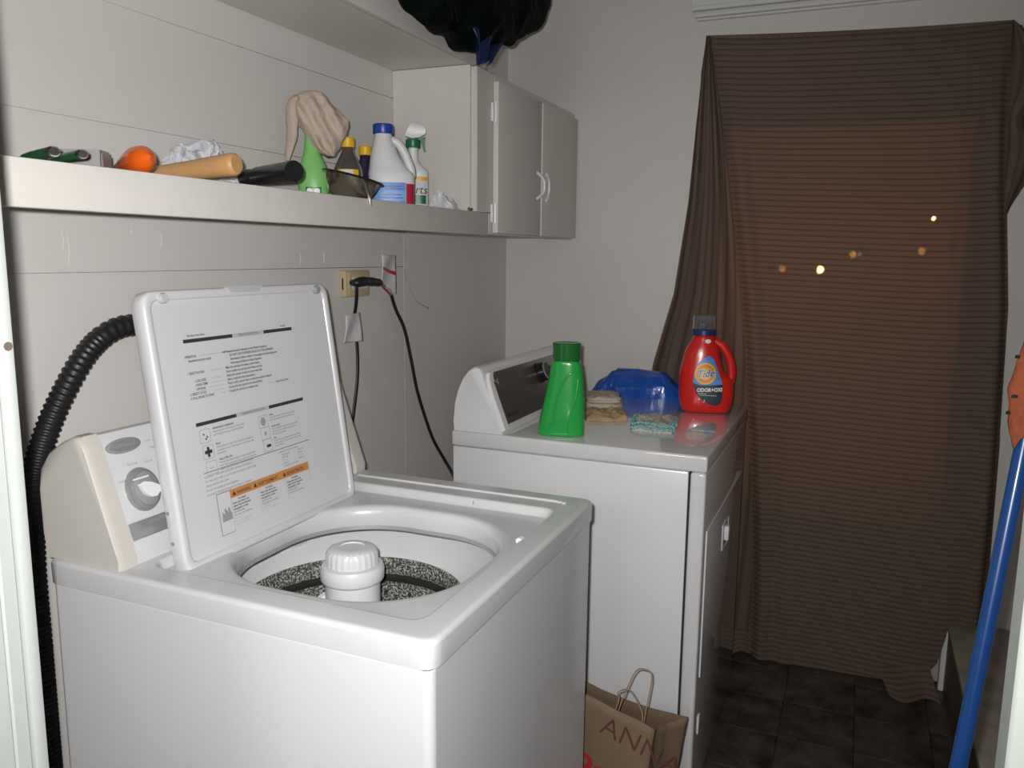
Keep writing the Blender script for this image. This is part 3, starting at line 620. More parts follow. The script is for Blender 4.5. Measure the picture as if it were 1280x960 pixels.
# black bag on the upper shelf
bg = thing('trash_bag', 'shiny black plastic bag slumped over the front of the upper shelf', 'bag', (.22, 1.2, 1.95))
ZBG = [(.45, 1.99), (.60, 1.96), (.72, 1.935), (.82, 1.905), (1.0, 1.915), (1.06, 1.92), (1.15, 1.94), (1.27, 1.965), (1.42, 2.005), (1.54, 2.045), (1.65, 2.10)]
def bagf(u, v):
    y = .45+1.20*u; e = max(math.sin(PI*min(max(u, 0), 1)), 0)**.34; zb = lerp_tab(ZBG, y)[0]; zt = 2.28
    th = 2*PI*v; c, s_ = math.cos(th), math.sin(th); z = (zb+zt)/2+(zt-zb)/2*e*s_
    k = min(max((z-2.03)/.10, 0), 1); k = k*k*(3-2*k)
    x = .335-.075*k+(.062+.075*k)*e*math.copysign(abs(c)**.75, c)
    q = Vector((x, y, z))*8; p = Vector((x, y, z))+(noise.noise_vector(q)*.020+noise.noise_vector(q*2.7)*.010)*e
    if p.z < 2.062: p.x = max(p.x, .2685)
    return p
MB().grid(bagf, 90, 48).build('bag_body', M['trashbag'], bg, ang=45)
def tailf(u, v):
    y = lerp_tab([(0, .975), (.5, .995), (1, 1.010)], v)[0]*(1-u)+lerp_tab([(0, 1.14), (.5, 1.11), (1, 1.078)], v)[0]*u
    return Vector((.372+.010*math.sin(u*14+v*3)+.004*v, y, 1.950-.072*v-.010*math.sin(u*4+2)*v))
MB().grid(tailf, 30, 12).build('bag_tail', M['trashblue'], bg, ang=60).modifiers.new('thick', 'SOLIDIFY').thickness = .002

# ================================================================== SHELF ITEMS
SR = 34
# green-handled tools
def putty(name, a, b, blade, label, r=.0085):
    a, b = Vector(a), Vector(b); t = (b-a).normalized(); L = (b-a).length; base = Vector((a.x, a.y, SB))
    o = thing(name, label, 'tool', base, 'tools at the near end of the shelf')
    MB().tube([a, a+t*L*.3, a+t*L*.7, b-t*.012], [r*.8, r, r*1.05, r*1.05], 12, flat=.8).build('handle', M['tool_green'], o)
    MB().tube([b-t*.0118, b-t*.003, b], [r*1.08, r*1.08, r*.8], 12, flat=.8).build('end_cap', M['chrome'], o)
    n = t.cross(Vector((0, 0, 1))).normalized(); p = a-t*blade
    MB().loops([[a-n*.007, a+n*.007, a+n*.007+Vector((0, 0, .0015)), a-n*.007+Vector((0, 0, .0015))], [p-n*.02, p+n*.02, p+n*.02+Vector((0, 0, .001)), p-n*.02+Vector((0, 0, .001))]]).build('blade', M['steel'], o)
putty('putty_knife', (.115, .003, 1.5517), (.27, -.0705, 1.5465), .07, 'green-handled hand tool nearest the doorway, its end over the shelf lip')
putty('putty_knife', (.115, .047, 1.5525), (.27, -.027, 1.548), .07, 'second green-handled hand tool from the doorway, beside the grey metal tin', .008)
tn = thing('metal_tin', 'small open grey metal tin beside the green-handled tools', 'tin', (.14, .075, SB))
xf = local((.130, .086, SB), 30)
MB(xf).loops([[Vector((x*k, y*k, z)) for x, y in ((-.034, -.02), (.034, -.02), (.034, .02), (-.034, .02))] for k, z in ((1, 0), (1.03, .055), (.97, .055), (.95, .003))]).build('tin_body', M['steel'], tn)
MB(xf).box(.0352, .0385, -.019, .019, 0.0, .050, .001, 1).build('tin_lip', M['silver'], tn)
# orange bulb
def lathe_between(a, b, prof, n=20, flat=1.0):
    a, b = Vector(a), Vector(b); t = b-a
    mb = MB(); mb.tube([a+t*k for k, r in prof], [max(r, .0004) for k, r in prof], n, True, flat); return mb
lathe_between((.075, .184, 1.5455), (.262, .092, 1.5575), [(0, .002), (.05, .004), (.2, .0075), (.4, .0125), (.6, .0185), (.78, .0222), (.9, .0195), (.97, .012), (1, .004)], 24).build('scraper_handle', M['orange'], None, (.185, .13, ST))
tag(bpy.data.objects['scraper_handle'], 'bright orange teardrop-shaped plastic handle resting on the shelf lip', 'handle')
wd = lathe_between((.078, .262, 1.5485), (.272, .273, 1.5655), [(0, .011), (.01, .0155), (.5, .0165), (.8, .0185), (.955, .0195), (.985, .0180), (1, .0150)], 24).build('wooden_handle', M['wood'], None, (.2, .28, SB))
tag(wd, 'round light wooden handle poking out over the shelf lip', 'handle')
bk = thing('black_handle', 'shiny black tubular handle with an open end beside the wooden handle', 'handle', (.195, .46, ST))
ba, bb = Vector((.095, .506, 1.5675)), Vector((.272, .428, 1.5685)); bt_ = bb-ba
def bp_(k): return tuple(ba+bt_*k)
MB().tube([bp_(-.08), bp_(.06), bp_(.16)], [.016, .0165, .0125], 18).build('collar', M['black_rubber'], bk)
MB().tube([bp_(.155), bp_(.22), bp_(.93), bp_(.99), bp_(1.0), bp_(.985), bp_(.90)], [.013, .0180, .0195, .0195, .0170, .0115, .0105], 22).build('grip', M['black_plastic'], bk)
# crumpled film
fo = crumple(lambda u, v: (.008+.062*v, .315+.27*u, SB+.004+(.092+.022*math.sin(u*6.0-1.2))*math.sin(PI*min(v*1.02, 1))**.6*(.55+.45*math.sin(PI*u)**.5)), .020, 34, 3)
def fof(u, v):
    p = fo(u, v); p.z = max(p.z, SB+.002); p.x = max(p.x, .004); return p
f_ = MB().grid(fof, 70, 40).build('crumpled_film', M['foil'], None, (.09, .4, SB), ang=14)
tag(f_, 'crumpled white plastic film bunched against the wall behind the wooden handle', 'plastic')
f_.modifiers.new('thick', 'SOLIDIFY').thickness = .001
# pale green bottle with beige glove/rag over it
gx, gy = .085, .737
gb = thing('green_spray_bottle', 'pale green plastic bottle under the beige rag', 'bottle', (gx, gy, SB))
gs = Stack([(0, .028, .024, 0, 2.5), (.006, .033, .028, 0, 2.5), (.05, .0335, .028, 0, 2.4), (.085, .030, .025, 0, 2.2), (.115, .018, .018, -.002, 2), (.14, .013, .013, -.004, 2), (.19, .012, .012, -.004, 2)])
def tall(k): return Matrix.Diagonal((1, 1, k, 1))
gxf = local((gx, gy, SB), SR) @ Matrix.Diagonal((1.03, 1, 1.11, 1))
gs.mesh(MB(gxf)).build('bottle_body', M['pale_green'], gb)
lb = MB(gxf); 
def frame_patch(st, mb, x0, x1, z0, z1, t, off=.0009):
    st.patch(mb, rect(x0, x1, z0, z0+t), off); st.patch(mb, rect(x0, x1, z1-t, z1), off); st.patch(mb, rect(x0, x0+t, z0, z1), off); st.patch(mb, rect(x1-t, x1, z0, z1), off)
frame_patch(gs, lb, -.016, .018, .010, .044, .0028); lb.build('label_frame', M['dark_green'], gb)
l2 = MB(gxf)
for a, b in ((-.008, .036), (.009, .036), (-.006, .020), (.009, .020)): gs.patch(l2, ell(a, b, .006, .006, 14), .0011, 2)
l2.build('label_dot', M['white_ink'], gb)
# rag: several folds hanging from the bottle top
rg = thing('work_glove', 'limp beige cloth draped over the top of the pale green bottle', 'cloth', (gx, gy, ST+.19))
ux = Vector((math.cos(math.radians(SR)), math.sin(math.radians(SR)), 0)); uy = Vector((-ux.y, ux.x, 0))
PXM = .00181
def rgp(px, py, d=0): return Vector((gx, gy, 1.560+(238-py)*PXM))+ux*((px-393)*PXM)-uy*d
ROWS = [(117, 388, 401, .006), (119, 380, 408, .012), (124, 372, 413, .018), (132, 367, 417, .024), (140, 364, 429, .027), (150, 366, 438, .028), (158, 373, 438.5, .028), (164, 381, 437, .028), (170, 384, 434, .028), (180, 386, 429, .027), (188, 392, 425, .025), (196, 409, 421, .020)]
RR = [(r0[0]+(r1[0]-r0[0])*k/5, r0[1]+(r1[1]-r0[1])*k/5, r0[2]+(r1[2]-r0[2])*k/5, r0[3]+(r1[3]-r0[3])*k/5) for r0, r1 in zip(ROWS, ROWS[1:]) for k in range(5)]+[ROWS[-1]]
Ls = []
for (py, xl, xr, dd_) in RR:
    L = []; t_ = (py-117)/79
    for j in range(72):
        a = 2*PI*j/72; c_, s_ = math.cos(a), math.sin(a)
        f_1 = 1+t_*.5*(.16*math.sin(a*6+py*.05)+.10*math.sin(a*9-py*.09))
        px = (xl+xr)/2+(xr-xl)/2*c_; d = dd_*s_*f_1
        # long folds falling from the top left to the lower right
        d += .0085*math.sin((px-380)*.30-(py-117)*.16)*max(s_, 0)*min(1, (py-117)/18)
        p = rgp(px, py, d); q = p*40; L.append(p+noise.noise_vector(q)*.003*min(1, t_*6))
    Ls.append(L)
MB().loops(Ls).build('cloth_body', M['rag'], rg, ang=80)
sl = [(376, 126, 6, .008), (371, 132, 9, .014), (369, 142, 10, .016), (369.5, 154, 11, .016), (369, 167, 10.5, .015), (367.5, 180, 9, .013), (364, 193, 6.5, .011), (362, 203, 4, .010)]
cen = smooth_path([rgp(a, b, d) for a, b, r_, d in sl], 5); rad = [sl[min(i//5, 7)][2]*PXM+(sl[min(i//5+1, 7)][2]-sl[min(i//5, 7)][2])*PXM*(i % 5)/5 for i in range(len(cen))]
MB().tube(cen, [r_*(1+.06*math.sin(i*.9)) for i, r_ in enumerate(rad)], 16, True, .55).build('cloth_sleeve', M['rag'], rg, ang=80)

# two dark bottles with yellow caps
def capped(nm, x, y, lab, body, hscale=1.0, band=True):
    o = thing(nm, lab, 'bottle', (x, y, SB), 'dark bottles with yellow caps'); X = local((x, y, SB), SR) @ tall(1.13)
    s = Stack([(0, .031, .031, 0, 2), (.004, .034, .034, 0, 2), (.065, .035, .035, 0, 2), (.090*hscale, .032, .032, 0, 2), (.110*hscale, .022, .022, 0, 2), (.124*hscale, .0145, .0145, 0, 2), (.132*hscale, .0140, .0140, 0, 2)])
    s.mesh(MB(X)).build('bottle_body', body, o)
    MB(X).lathe([(.0155, .1325*hscale), (.0165, .134*hscale), (.016, .151*hscale), (.014, .153*hscale)], (0, 0, 0), 24).build('cap', M['yellow'], o)
    if band: s.patch(MB(X), rect(-.024, .024, .072, .086), .0009).build('label_band', M['yellow'], o)
    s.patch(MB(X), rect(-.018, .012, .0735, .0845), .0012).build('label_print', M['paper'], o) if band else None
capped('dark_bottle', .112, .838, 'smoky dark bottle with yellow cap and yellow label band, behind the steel bowl', M['smoke'])
capped('dark_bottle', .078, .965, 'deep purple bottle with yellow cap, half hidden behind the smoky bottle', M['purple'], .98, False)
# steel bowl
bo = thing('steel_bowl', 'small tilted stainless steel bowl at the front edge of the shelf', 'bowl', (.194, .704, SB))
bx = Matrix.Translation((.194, .713, SB+.018)) @ Matrix.Rotation(math.radians(SR), 4, 'Z') @ Matrix.Rotation(math.radians(13), 4, 'Y') @ Matrix.Scale(.97, 4)
MB(bx).lathe([(.030, .000), (.034, .001), (.047, .012), (.058, .032), (.063, .050), (.0635, .0515), (.0615, .0515), (.056, .032), (.045, .014), (.03, .003)], (0, 0, 0), 56).build('bowl_body', M['bowl'], bo)
MB(bx).lathe([(.062, .050), (.069, .0505), (.0715, .0525), (.0705, .0545), (.062, .0535)], (0, 0, 0), 56, False, False).build('bowl_rim', M['black_plastic'], bo)
MB().tube([(.253, .690, ST+.040), (.263, .689, ST+.012), (.268, .688, ST-.002), (.2695, .688, ST-.014)], [.004, .006, .004, .0025], 8).build('drip', M['bowl'], bo)
# bleach jug
jx, jy = .165, .948
ju = thing('bleach_jug', 'white plastic bleach jug with blue cap and blue label', 'bottle', (jx, jy, SB)); JX = local((jx, jy, SB), SR) @ Matrix.Diagonal((1.08, 1, 1.09, 1))
js = Stack([(0, .044, .030, 0, 3), (.004, .050, .035, 0, 3.2), (.066, .0525, .037, 0, 3.2), (.088, .052, .036, -.001, 3), (.100, .045, .034, -.006, 2.6), (.125, .034, .030, -.014, 2.3), (.150, .026, .026, -.017, 2), (.168, .0205, .0205, -.018, 2), (.176, .0195, .0195, -.018, 2)])
js.mesh(MB(JX)).build('jug_body', M['offwhite'], ju)
MB(JX).tube(smooth_path([(-.006, 0, .163), (.012, 0, .160), (.027, 0, .142), (.038, 0, .118), (.045, 0, .098), (.045, 0, .082)], 6), [.010]*31, 12).build('jug_handle', M['offwhite'], ju)
MB(JX).lathe([(.0225, .176), (.0235, .178), (.023, .196), (.021, .198)], (-.018, 0, 0), 28).build('cap', M['royal'], ju)
lab = MB(JX); js.patch(lab, rect(-.050, .030, .003, .068)); lab.build('label', M['label_blue'], ju)
lab = MB(JX); js.patch(lab, rect(-.050, .030, .028, .050), .0011); lab.build('label_band', M['label_sky'], ju)
lab = MB(JX); js.patch(lab, rect(.031, .0505, .003, .066), .0011); lab.build('label_edge', M['label_red'], ju)
lab = MB(JX)
for z, x0, x1 in ((.058, -.03, .02), (.053, -.02, .022), (.040, -.024, .02), (.033, -.028, .024), (.020, -.02, .02)): js.patch(lab, rect(x0, x1, z, z+.0022, 6), .0014, 2)
lab.build('label_print', M['royal'], ju)
# trigger spray bottle
tx_, ty_ = .120, 1.152
sp = thing('trigger_bottle', 'white trigger spray bottle with green collar, behind the bleach jug', 'bottle', (tx_, ty_, SB)); SPX = local((tx_, ty_, SB), 28) @ tall(1.05)
ss = Stack([(0, .028, .022, 0, 2.8), (.005, .032, .025, 0, 3), (.105, .0325, .025, 0, 3), (.120, .030, .024, 0, 2.6), (.138, .016, .016, -.006, 2), (.150, .0125, .0125, -.008, 2), (.178, .0135, .0135, -.009, 2)])
ss.mesh(MB(SPX)).build('bottle_body', M['white_plastic'], sp)
MB(SPX).lathe([(.019, .176), (.020, .178), (.020, .196), (.016, .199)], (-.009, 0, 0), 24).build('collar', M['dark_green'], sp)
MB(SPX).loops([[Vector((x, y, z)) for y in (-.008,) for x, z in ((.010, .199), (.016, .180), (.021, .168), (.025, .170), (.022, .186), (.024, .205))], [Vector((x, .008, z)) for x, z in ((.010, .199), (.016, .180), (.021, .168), (.025, .170), (.022, .186), (.024, .205))]]).build('trigger', M['dark_green'], sp)
hd = [(-.030, .205), (-.028, .213), (-.020, .232), (-.012, .238), (.006, .236), (.026, .229), (.029, .223), (.028, .212), (.012, .203), (-.010, .200)]
MB(SPX).loops([[Vector((x*.94-.001, y, .219+(z-.219)*k)) for x, z in hd] for y, k in ((-.012, .8), (-.0095, 1), (.0095, 1), (.012, .8))]).build('spray_head', M['white_plastic'], sp)
for nm, a, m, off in (('label', (-.029, .030, .010, .104), M['paper'], .0008), ('label_top', (-.028, .030, .093, .102), M['yellow'], .0012), ('label_band', (-.010, .026, .034, .056), M['dark_green'], .0012), ('label_base', (-.010, .031, .012, .030), M['label_orange'], .0012)):
    b = MB(SPX); ss.patch(b, rect(*a), off); b.build(nm, m, sp)
MB(SPX).text('rts', .030, lambda a, b: ss.front(-.004+a, .060+b, .0014), 'LEFT', .2).build('label_print', M['ink'], sp)
# crumpled bag at right
cbf = crumple(lambda u, v: (.165+.078*v, 1.120+.085*u+.06*(u*v*.3), SB+.004+.072*(1-u)**.8*min(1, u*9)*math.sin(PI*v)**.5), .009, 48, 9)
def cbc(u, v):
    p = cbf(u, v); p.z = max(p.z, SB+.002); p.x = min(p.x, .244); p.y = min(p.y, 1.2285); return p
pb = MB().grid(cbc, 40, 40).build('plastic_sheet', M['foil'], None, (.15, 1.17, SB), ang=30)
tag(pb, 'flattened clear plastic wrap in the corner by the cabinet side', 'plastic'); pb.modifiers.new('thick', 'SOLIDIFY').thickness = .001
MB().tube([(.256, 1.200, ST+.0065), (.258, 1.212, ST+.0065)], .005, 10).build('metal_clip', M['chrome'], None, (.24, 1.21, ST))
tag(bpy.data.objects['metal_clip'], 'tiny shiny metal clip at the shelf edge by the cabinet', 'clip')

# ================================================================== OUTLET, CORDS, HOSE
ou = thing('wall_outlet', 'beige plastic wall outlet box on the left wall', 'outlet', (0.0, 1.0, 1.337))
MB().box(0.0, .022, .950, 1.062, 1.303, 1.372, .003, 2).build('outlet_box', M['beige_plastic'], ou)
MB().box(.0222, .026, .958, 1.056, 1.308, 1.368, .002, 2).build('cover_plate', M['beige_plastic'], ou)
MB().box(.0262, .029, .972, 1.040, 1.322, 1.356, .002, 1).build('receptacle', M['cream'], ou)
MB().box(.010, .014, .9488, .9505, 1.322, 1.352).build('knockout', M['gap'], ou)
pc = thing('washer_power_cord', 'thick black cord with a plug hanging from the beige outlet down behind the lid', 'cord', (.03, .97, 1.2))
MB().tube(smooth_path([(.050, .955, 1.335), (.049, .958, 1.315), (.035, .975, 1.285), (.022, .986, 1.245), (.02, .997, 1.19), (.02, 1.000, 1.13), (.022, .992, 1.07), (.024, .972, 1.00), (.028, .950, .93), (.035, .93, .80), (.04, .92, .6)], 6), .0058, 10, True, .7).build('cord', M['black_rubber'], pc)
MB().tube(smooth_path([(.034, .962, 1.341), (.047, .958, 1.341), (.051, .962, 1.342), (.051, .985, 1.344), (.049, 1.02, 1.343), (.047, 1.055, 1.340), (.046, 1.078, 1.338)], 5), [.010]*5+[.0135]*6+[.0155]*6+[.014]*6+[.0125]*5+[.0085]*3, 14, True, .85).build('plug', M['black_rubber'], pc)
c2 = thing('dryer_power_cord', 'thin black cord running diagonally down the wall behind the dryer', 'cord', (.02, 1.3, 1.0))
MB().tube(smooth_path([(.018, 1.180, 1.300), (.012, 1.215, 1.255), (.012, 1.262, 1.195), (.012, 1.300, 1.10), (.012, 1.335, 1.00), (.014, 1.385, .90), (.018, 1.430, .82), (.035, 1.475, .745), (.06, 1.49, .69), (.07, 1.475, .665), (.05, 1.46, .655), (.04, 1.44, .62), (.04, 1.44, .45)], 6), .0052, 10).build('cord', M['black_rubber'], c2)
for k, (a, b) in enumerate((((.044, 1.080, 1.338), (.018, 1.181, 1.300)), ((.045, 1.080, 1.334), (.016, 1.180, 1.297)), ((.041, 1.080, 1.341), (.020, 1.182, 1.303)))):
    a, b = Vector(a), Vector(b)
    MB().tube(smooth_path([a, a+(b-a)*.35+Vector((0, 0, .004-.004*k)), a+(b-a)*.7+Vector((.002*k, 0, -.003+.003*k)), b], 5), .0030, 7).build('bare_wire', (M['brass'], M['label_red'], M['cream'])[k], c2)
def papertag(nm, pts, lab, red=None):
    o = thing(nm, lab, 'tag', pts[0]); pts = [Vector(p) for p in pts]
    def g(u, v): 
        a = pts[0].lerp(pts[1], u); b = pts[3].lerp(pts[2], u); p = a.lerp(b, v); return p+Vector((.004*math.sin(u*5+v*3)+.002, 0, 0))
    MB().grid(g, 10, 14).build('tag_paper', M['paper'], o, ang=80).modifiers.new('thick', 'SOLIDIFY').thickness = .0008
    return o, g
tg, g1 = papertag('paper_tag', [(.014, 1.135, 1.415), (.012, 1.222, 1.412), (.014, 1.205, 1.300), (.020, 1.118, 1.335)], 'white printed paper tag with a red band, hanging on the wall right of the outlet')
MB().grid(lambda u, v: g1(u*.96+.02, .42+.10*v)+Vector((.0014, 0, 0)), 8, 3).build('red_band', M['label_red'], tg)
m = MB()
for k in range(9):
    v = .10+.033*k if k < 8 else .60
    m.grid(lambda u, vv, v=v: g1(.15+u*.65, v+.009*vv)+Vector((.0014, 0, 0)), 5, 1)
for k in range(8): m.grid(lambda u, vv, k=k: g1(.25+u*.5, .58+.04*k+.010*vv)+Vector((.0014, 0, 0)), 5, 1)
m.build('tag_print', M['ink_light'], tg)
papertag('paper_tag', [(.042, .912, 1.258), (.034, .998, 1.262), (.034, .998, 1.185), (.042, .902, 1.188)], 'blank white paper tag wrapped on the black cord beside the lid')
# corrugated drain hose
hp = smooth_path([(.045, .330, 1.21), (.050, .290, 1.262), (.050, .245, 1.284), (.048, .192, 1.278), (.046, .142, 1.246), (.044, .093, 1.184), (.043, .056, 1.122), (.043, .030, 1.060), (.043, .018, .995), (.043, .012, .90), (.043, .012, .78), (.043, .012, .55), (.043, .012, .10), (.043, .012, .02)], 14)
pts = []; acc = 0
dense = []
for a, b in zip(hp, hp[1:]):
    n = max(1, int((b-a).length/.0021))
    for k in range(n): dense.append(a+(b-a)*k/n)
ho = MB().tube(dense, [.0185+(.0014 if (i//2) % 2 else -.0012) for i in range(len(dense))], 16).build('drain_hose', M['black_rubber'], None, (.07, .05, .02), ang=60)
tag(ho, 'thick black corrugated drain hose arching up behind the washer lid', 'hose')

# ================================================================== ON THE DRYER
DR = 14
gl = thing('green_detergent_bottle', 'bright green plastic bottle with dark green cap standing on the dryer', 'bottle', (.575, 1.150, DT)); GX = local((.556, 1.158, DT+.0005), DR) @ Matrix.Diagonal((1, 1, 1.02, 1))
g = Stack([(0, .054, .030, -.006, 3), (.004, .0615, .035, -.004, 3), (.02, .0615, .036, -.004, 3), (.08, .0555, .035, .002, 2.8), (.14, .0470, .032, .006, 2.6), (.180, .0405, .030, .0065, 2.6), (.192, .0375, .029, .0065, 2.6), (.196, .030, .027, .0065, 2.4)])
g.mesh(MB(GX)).build('bottle_body', M['green'], gl)
MB(GX).lathe([(.034, .196), (.0365, .198), (.0365, .235), (.0375, .236), (.0375, .240), (.0355, .2415), (.030, .240)], (.0065, 0, 0), 40, sy=.85).build('cap', M['green_cap'], gl)
b = MB(GX)
for path, r in (([(.036, .176), (.020, .165), (.004, .145), (-.008, .115), (-.016, .085), (-.019, .055), (-.024, .035), (-.034, .03)], .0035), ([(.040, .150), (.036, .110), (.028, .075), (.018, .045), (.016, .020), (.020, .006)], .003), ([(-.034, .03), (-.036, .006)], .0018)):
    b.tube(smooth_path([g.front(x, z, -.001) for x, z in path], 6), r, 8)
b.build('grip_ridge', M['green'], gl, ang=70)
# red detergent jug
td = thing('red_detergent_jug', 'red laundry detergent jug with clear cap on the far front corner of the dryer', 'bottle', (.850, 1.655, DT)); TX = local((.842, 1.668, DT+.0005), 12) @ Matrix.Diagonal((1, 1, 1.035, 1))
t = Stack([(0, .062, .036, 0, 3), (.004, .070, .042, 0, 3), (.03, .080, .047, 0, 2.8), (.075, .083, .048, 0, 2.6), (.10, .080, .047, -.003, 2.5), (.118, .068, .045, -.014, 2.4), (.150, .058, .042, -.017, 2.3), (.185, .050, .038, -.016, 2.2), (.213, .036, .032, -.014, 2), (.226, .030, .029, -.014, 2), (.228, .026, .026, -.014, 2)])
t.mesh(MB(TX)).build('jug_body', M['red'], td)
MB(TX).tube(smooth_path([(.018, 0, .210), (.040, 0, .200), (.058, 0, .175), (.070, 0, .145), (.074, 0, .115), (.070, 0, .085)], 6), [.013]*31, 14).build('jug_handle', M['red'], td)
MB(TX).lathe([(.033, .2275), (.036, .229), (.036, .243), (.032, .245), (.012, .246), (.010, .262), (.006, .263)], (-.014, 0, 0), 36).build('pour_spout', M['navy'], td)
MB(TX).lathe([(.034, .2455), (.0345, .246), (.0335, .283), (.031, .285), (.031, .2845), (.0320, .282), (.033, .2462)], (-.014, 0, 0), 36, False, False).build('measuring_cap', M['clear'], td)
lo = [(-.042, .085), (-.040, .115), (-.030, .145), (-.012, .165), (.004, .172), (.018, .160), (.028, .135), (.040, .108), (.047, .085), (.047, .045), (.042, .030), (.028, .024), (.008, .028), (-.012, .040), (-.030, .058)]
t.patch(MB(TX), lo, .0010, 14).build('label', M['label_dark'], td)
lo2 = [(-.0415, .090), (-.040, .115), (-.030, .145), (-.012, .164), (.004, .171), (.018, .159), (.028, .135), (.0395, .108), (.046, .088), (.020, .086), (-.018, .084)]
t.patch(MB(TX), lo2, .0018, 14).build('label_sky', M['label_blue'], td)
for nm, rr, m_, off in (('logo_ring', .0320, 'yellow', .0026), ('logo_mid', .0265, 'logo_orange', .0031), ('logo_inner', .0185, 'yellow', .0036)):
    t.patch(MB(TX), ell(-.006, .1185, rr, rr*1.0), off, 8).build(nm, M[m_], td)
def tt(dx, dz, off): return lambda a, b: t.front(dx+a+b*.0, dz+b+.15*a, off)
MB(TX).text('Tide', .0310, tt(-.006, .1085, .0042), 'CENTER', .2, .92, .0016).build('logo_outline', M['white_ink'], td)
MB(TX).text('Tide', .0310, tt(-.006, .1085, .0047), 'CENTER', .2, .92, .0005).build('logo_text', M['royal'], td)
MB(TX).text('ODOR+OXI', .0155, lambda a, b: t.front(-.029+a, .0645+b+.05*a, .0030), 'LEFT', 0, .90, .0006).build('label_print', M['white_ink'], td)
b = MB(TX); t.patch(b, rect(-.026, .000, .0585, .0605, 4), .0026, 2); t.patch(b, rect(-.020, .030, .054, .0556, 4), .0026, 2); b.build('label_line', M['ink_light'], td)
MB(TX).text('z', .012, lambda a, b: t.front(-.008+a, .036+b, .0026)).build('label_mark', M['white_ink'], td)
t.patch(MB(TX), ell(-.002, .212, .009, .006, 16), .0012, 2).build('neck_seal', M['white_ink'], td)
# folded cloths
def slab(nm, lab, x0, y0, deg, wx, wy, h, m_, seed, layers=1, z0=0.0, top=True, amp=.004, wave=0.0):
    X = local((x0, y0, DT+z0+.0005), deg)
    def f(u, v):
        th = 2*PI*v; zz = .5*h*(1-math.cos(th/1)) if False else 0
        return None
    mb = MB(X); n = 44; Ls = []
    for k in range(9):
        t_ = k/8; z = h*t_; ins = .006*(1-math.sin(PI*min(max(t_, .0), 1)))+(.010 if k in (0, 8) else 0)
        if layers > 1: ins += .004*abs(math.sin(PI*layers*t_))*-1+.004
        L = []
        for j in range(n):
            a = 2*PI*j/n; c_, s_ = math.cos(a), math.sin(a)
            x = math.copysign(abs(c_)**.45, c_)*(wx-ins); y = math.copysign(abs(s_)**.45, s_)*(wy-ins)
            q = Vector((x*26+seed, y*26, z*20+seed)); d = noise.noise_vector(q)*amp
            L.append(Vector((x+d.x+wave*math.sin(a*9+k), y+d.y, max(0, z+(abs(d.z)*1.5 if k > 5 else 0)+wave*.6*math.sin(a*11)*(1 if k > 2 else 0)))))
        Ls.append(L)
    for sc_ in (.75, .5, .25):
        Ls.append([Vector((p.x*sc_, p.y*sc_, h+noise.noise(Vector((p.x*sc_*30+seed, p.y*sc_*30, 0)))*amp*1.5)) for p in Ls[8]])
    return mb, Ls
def heap(x0, y0, deg, wx, wy, h, seed, z0=0.0, ridge=.5, n=44):
    X = local((x0, y0, DT+z0+.0006), deg); mb = MB(X)
    def f(u, v):
        a, b = 2*u-1, 2*v-1; m = max(abs(a), abs(b)); l_ = math.hypot(a, b)
        k = m/l_*(.78*l_/max(m, 1e-6)+.22) if l_ > 1e-6 else 1     # square -> rounded square
        x, y = a*wx*k, b*wy*k; q = Vector((x*34+seed, y*34, seed*.7))
        e = max(0, 1-m**3.2)
        z = h*e**.30*(1+ridge*noise.noise(q)+ridge*.4*noise.noise(q*2.3))
        d = noise.noise_vector(q*.8+Vector((3, 1, 5)))
        return Vector((x+d.x*.012, y+d.y*.012, max(0, z)))
    mb.grid(f, n, n); mb.poly([f(i/n, 0) for i in range(n)]+[f(1, i/n) for i in range(n)]+[f(1-i/n, 1) for i in range(n)]+[f(0, 1-i/n) for i in range(n)])
    return mb, f
mb, _ = heap(.590, 1.440, 20, .062, .070, .020, 4.0, 0, .7)
o = mb.build('tan_rag', M['tan'], None, (.59, 1.44, DT), ang=70)
tag(o, 'crumpled tan brown rag lying in front of the folded cream cloth', 'cloth')
mb = MB()
for k, (dx, dy_, w_, h_, z_, dg) in enumerate(((0, 0, .060, .020, 0, 16), (-.004, .004, .056, .019, .0195, 22))):
    m2, L2 = slab('', '', .535+dx, 1.600+dy_, dg, w_, .075, h_, None, 5+k*3, 2, z_, amp=.007, wave=.0012)
    m2.loops(L2); mb.v += [v for v in m2.v]; off_ = len(mb.v)-len(m2.v); mb.f += [tuple(i+off_ for i in f) for f in m2.f]
o = mb.build('cream_cloth', M['cotton'], None, (.535, 1.60, DT), ang=70)
tag(o, 'folded cream cloth half hidden behind the green bottle', 'cloth')
dc_ = thing('dishcloth', 'small white knitted dishcloth with teal scalloped edge on the dryer', 'cloth', (.752, 1.37, DT))
mb, hf = heap(.752, 1.375, 6, .062, .095, .021, 8.0, 0, .45)
mb.build('cloth_body', M['crochet'], dc_, ang=70)
ed = MB(local((.752, 1.375, DT+.0006), 6))
for lay in (0, 1):
    e = []
    for j in range(150):
        t_ = j/149; k = .5+.5*lay
        # front and both sides of the cloth carry the scalloped edge
        if t_ < .25: uu, vv = 0.02, 1-t_/.25*.98*(.8)
        elif t_ < .75: uu, vv = .02+(t_-.25)/.5*.96, .02+.03*lay
        else: uu, vv = .98, .02+(t_-.75)/.25*.6
        p = hf(uu, vv); e.append(Vector((p.x, p.y, max(.0035, p.z*.8+.002+.010*lay*(1-abs(t_-.5)))))+Vector((.003*math.sin(j*.9), .003*math.cos(j*.9), .0022*math.sin(j*1.3))))
    ed.tube(e, .0036-.0006*lay, 7)
ed.build('scalloped_edge', M['teal'], dc_, ang=80)
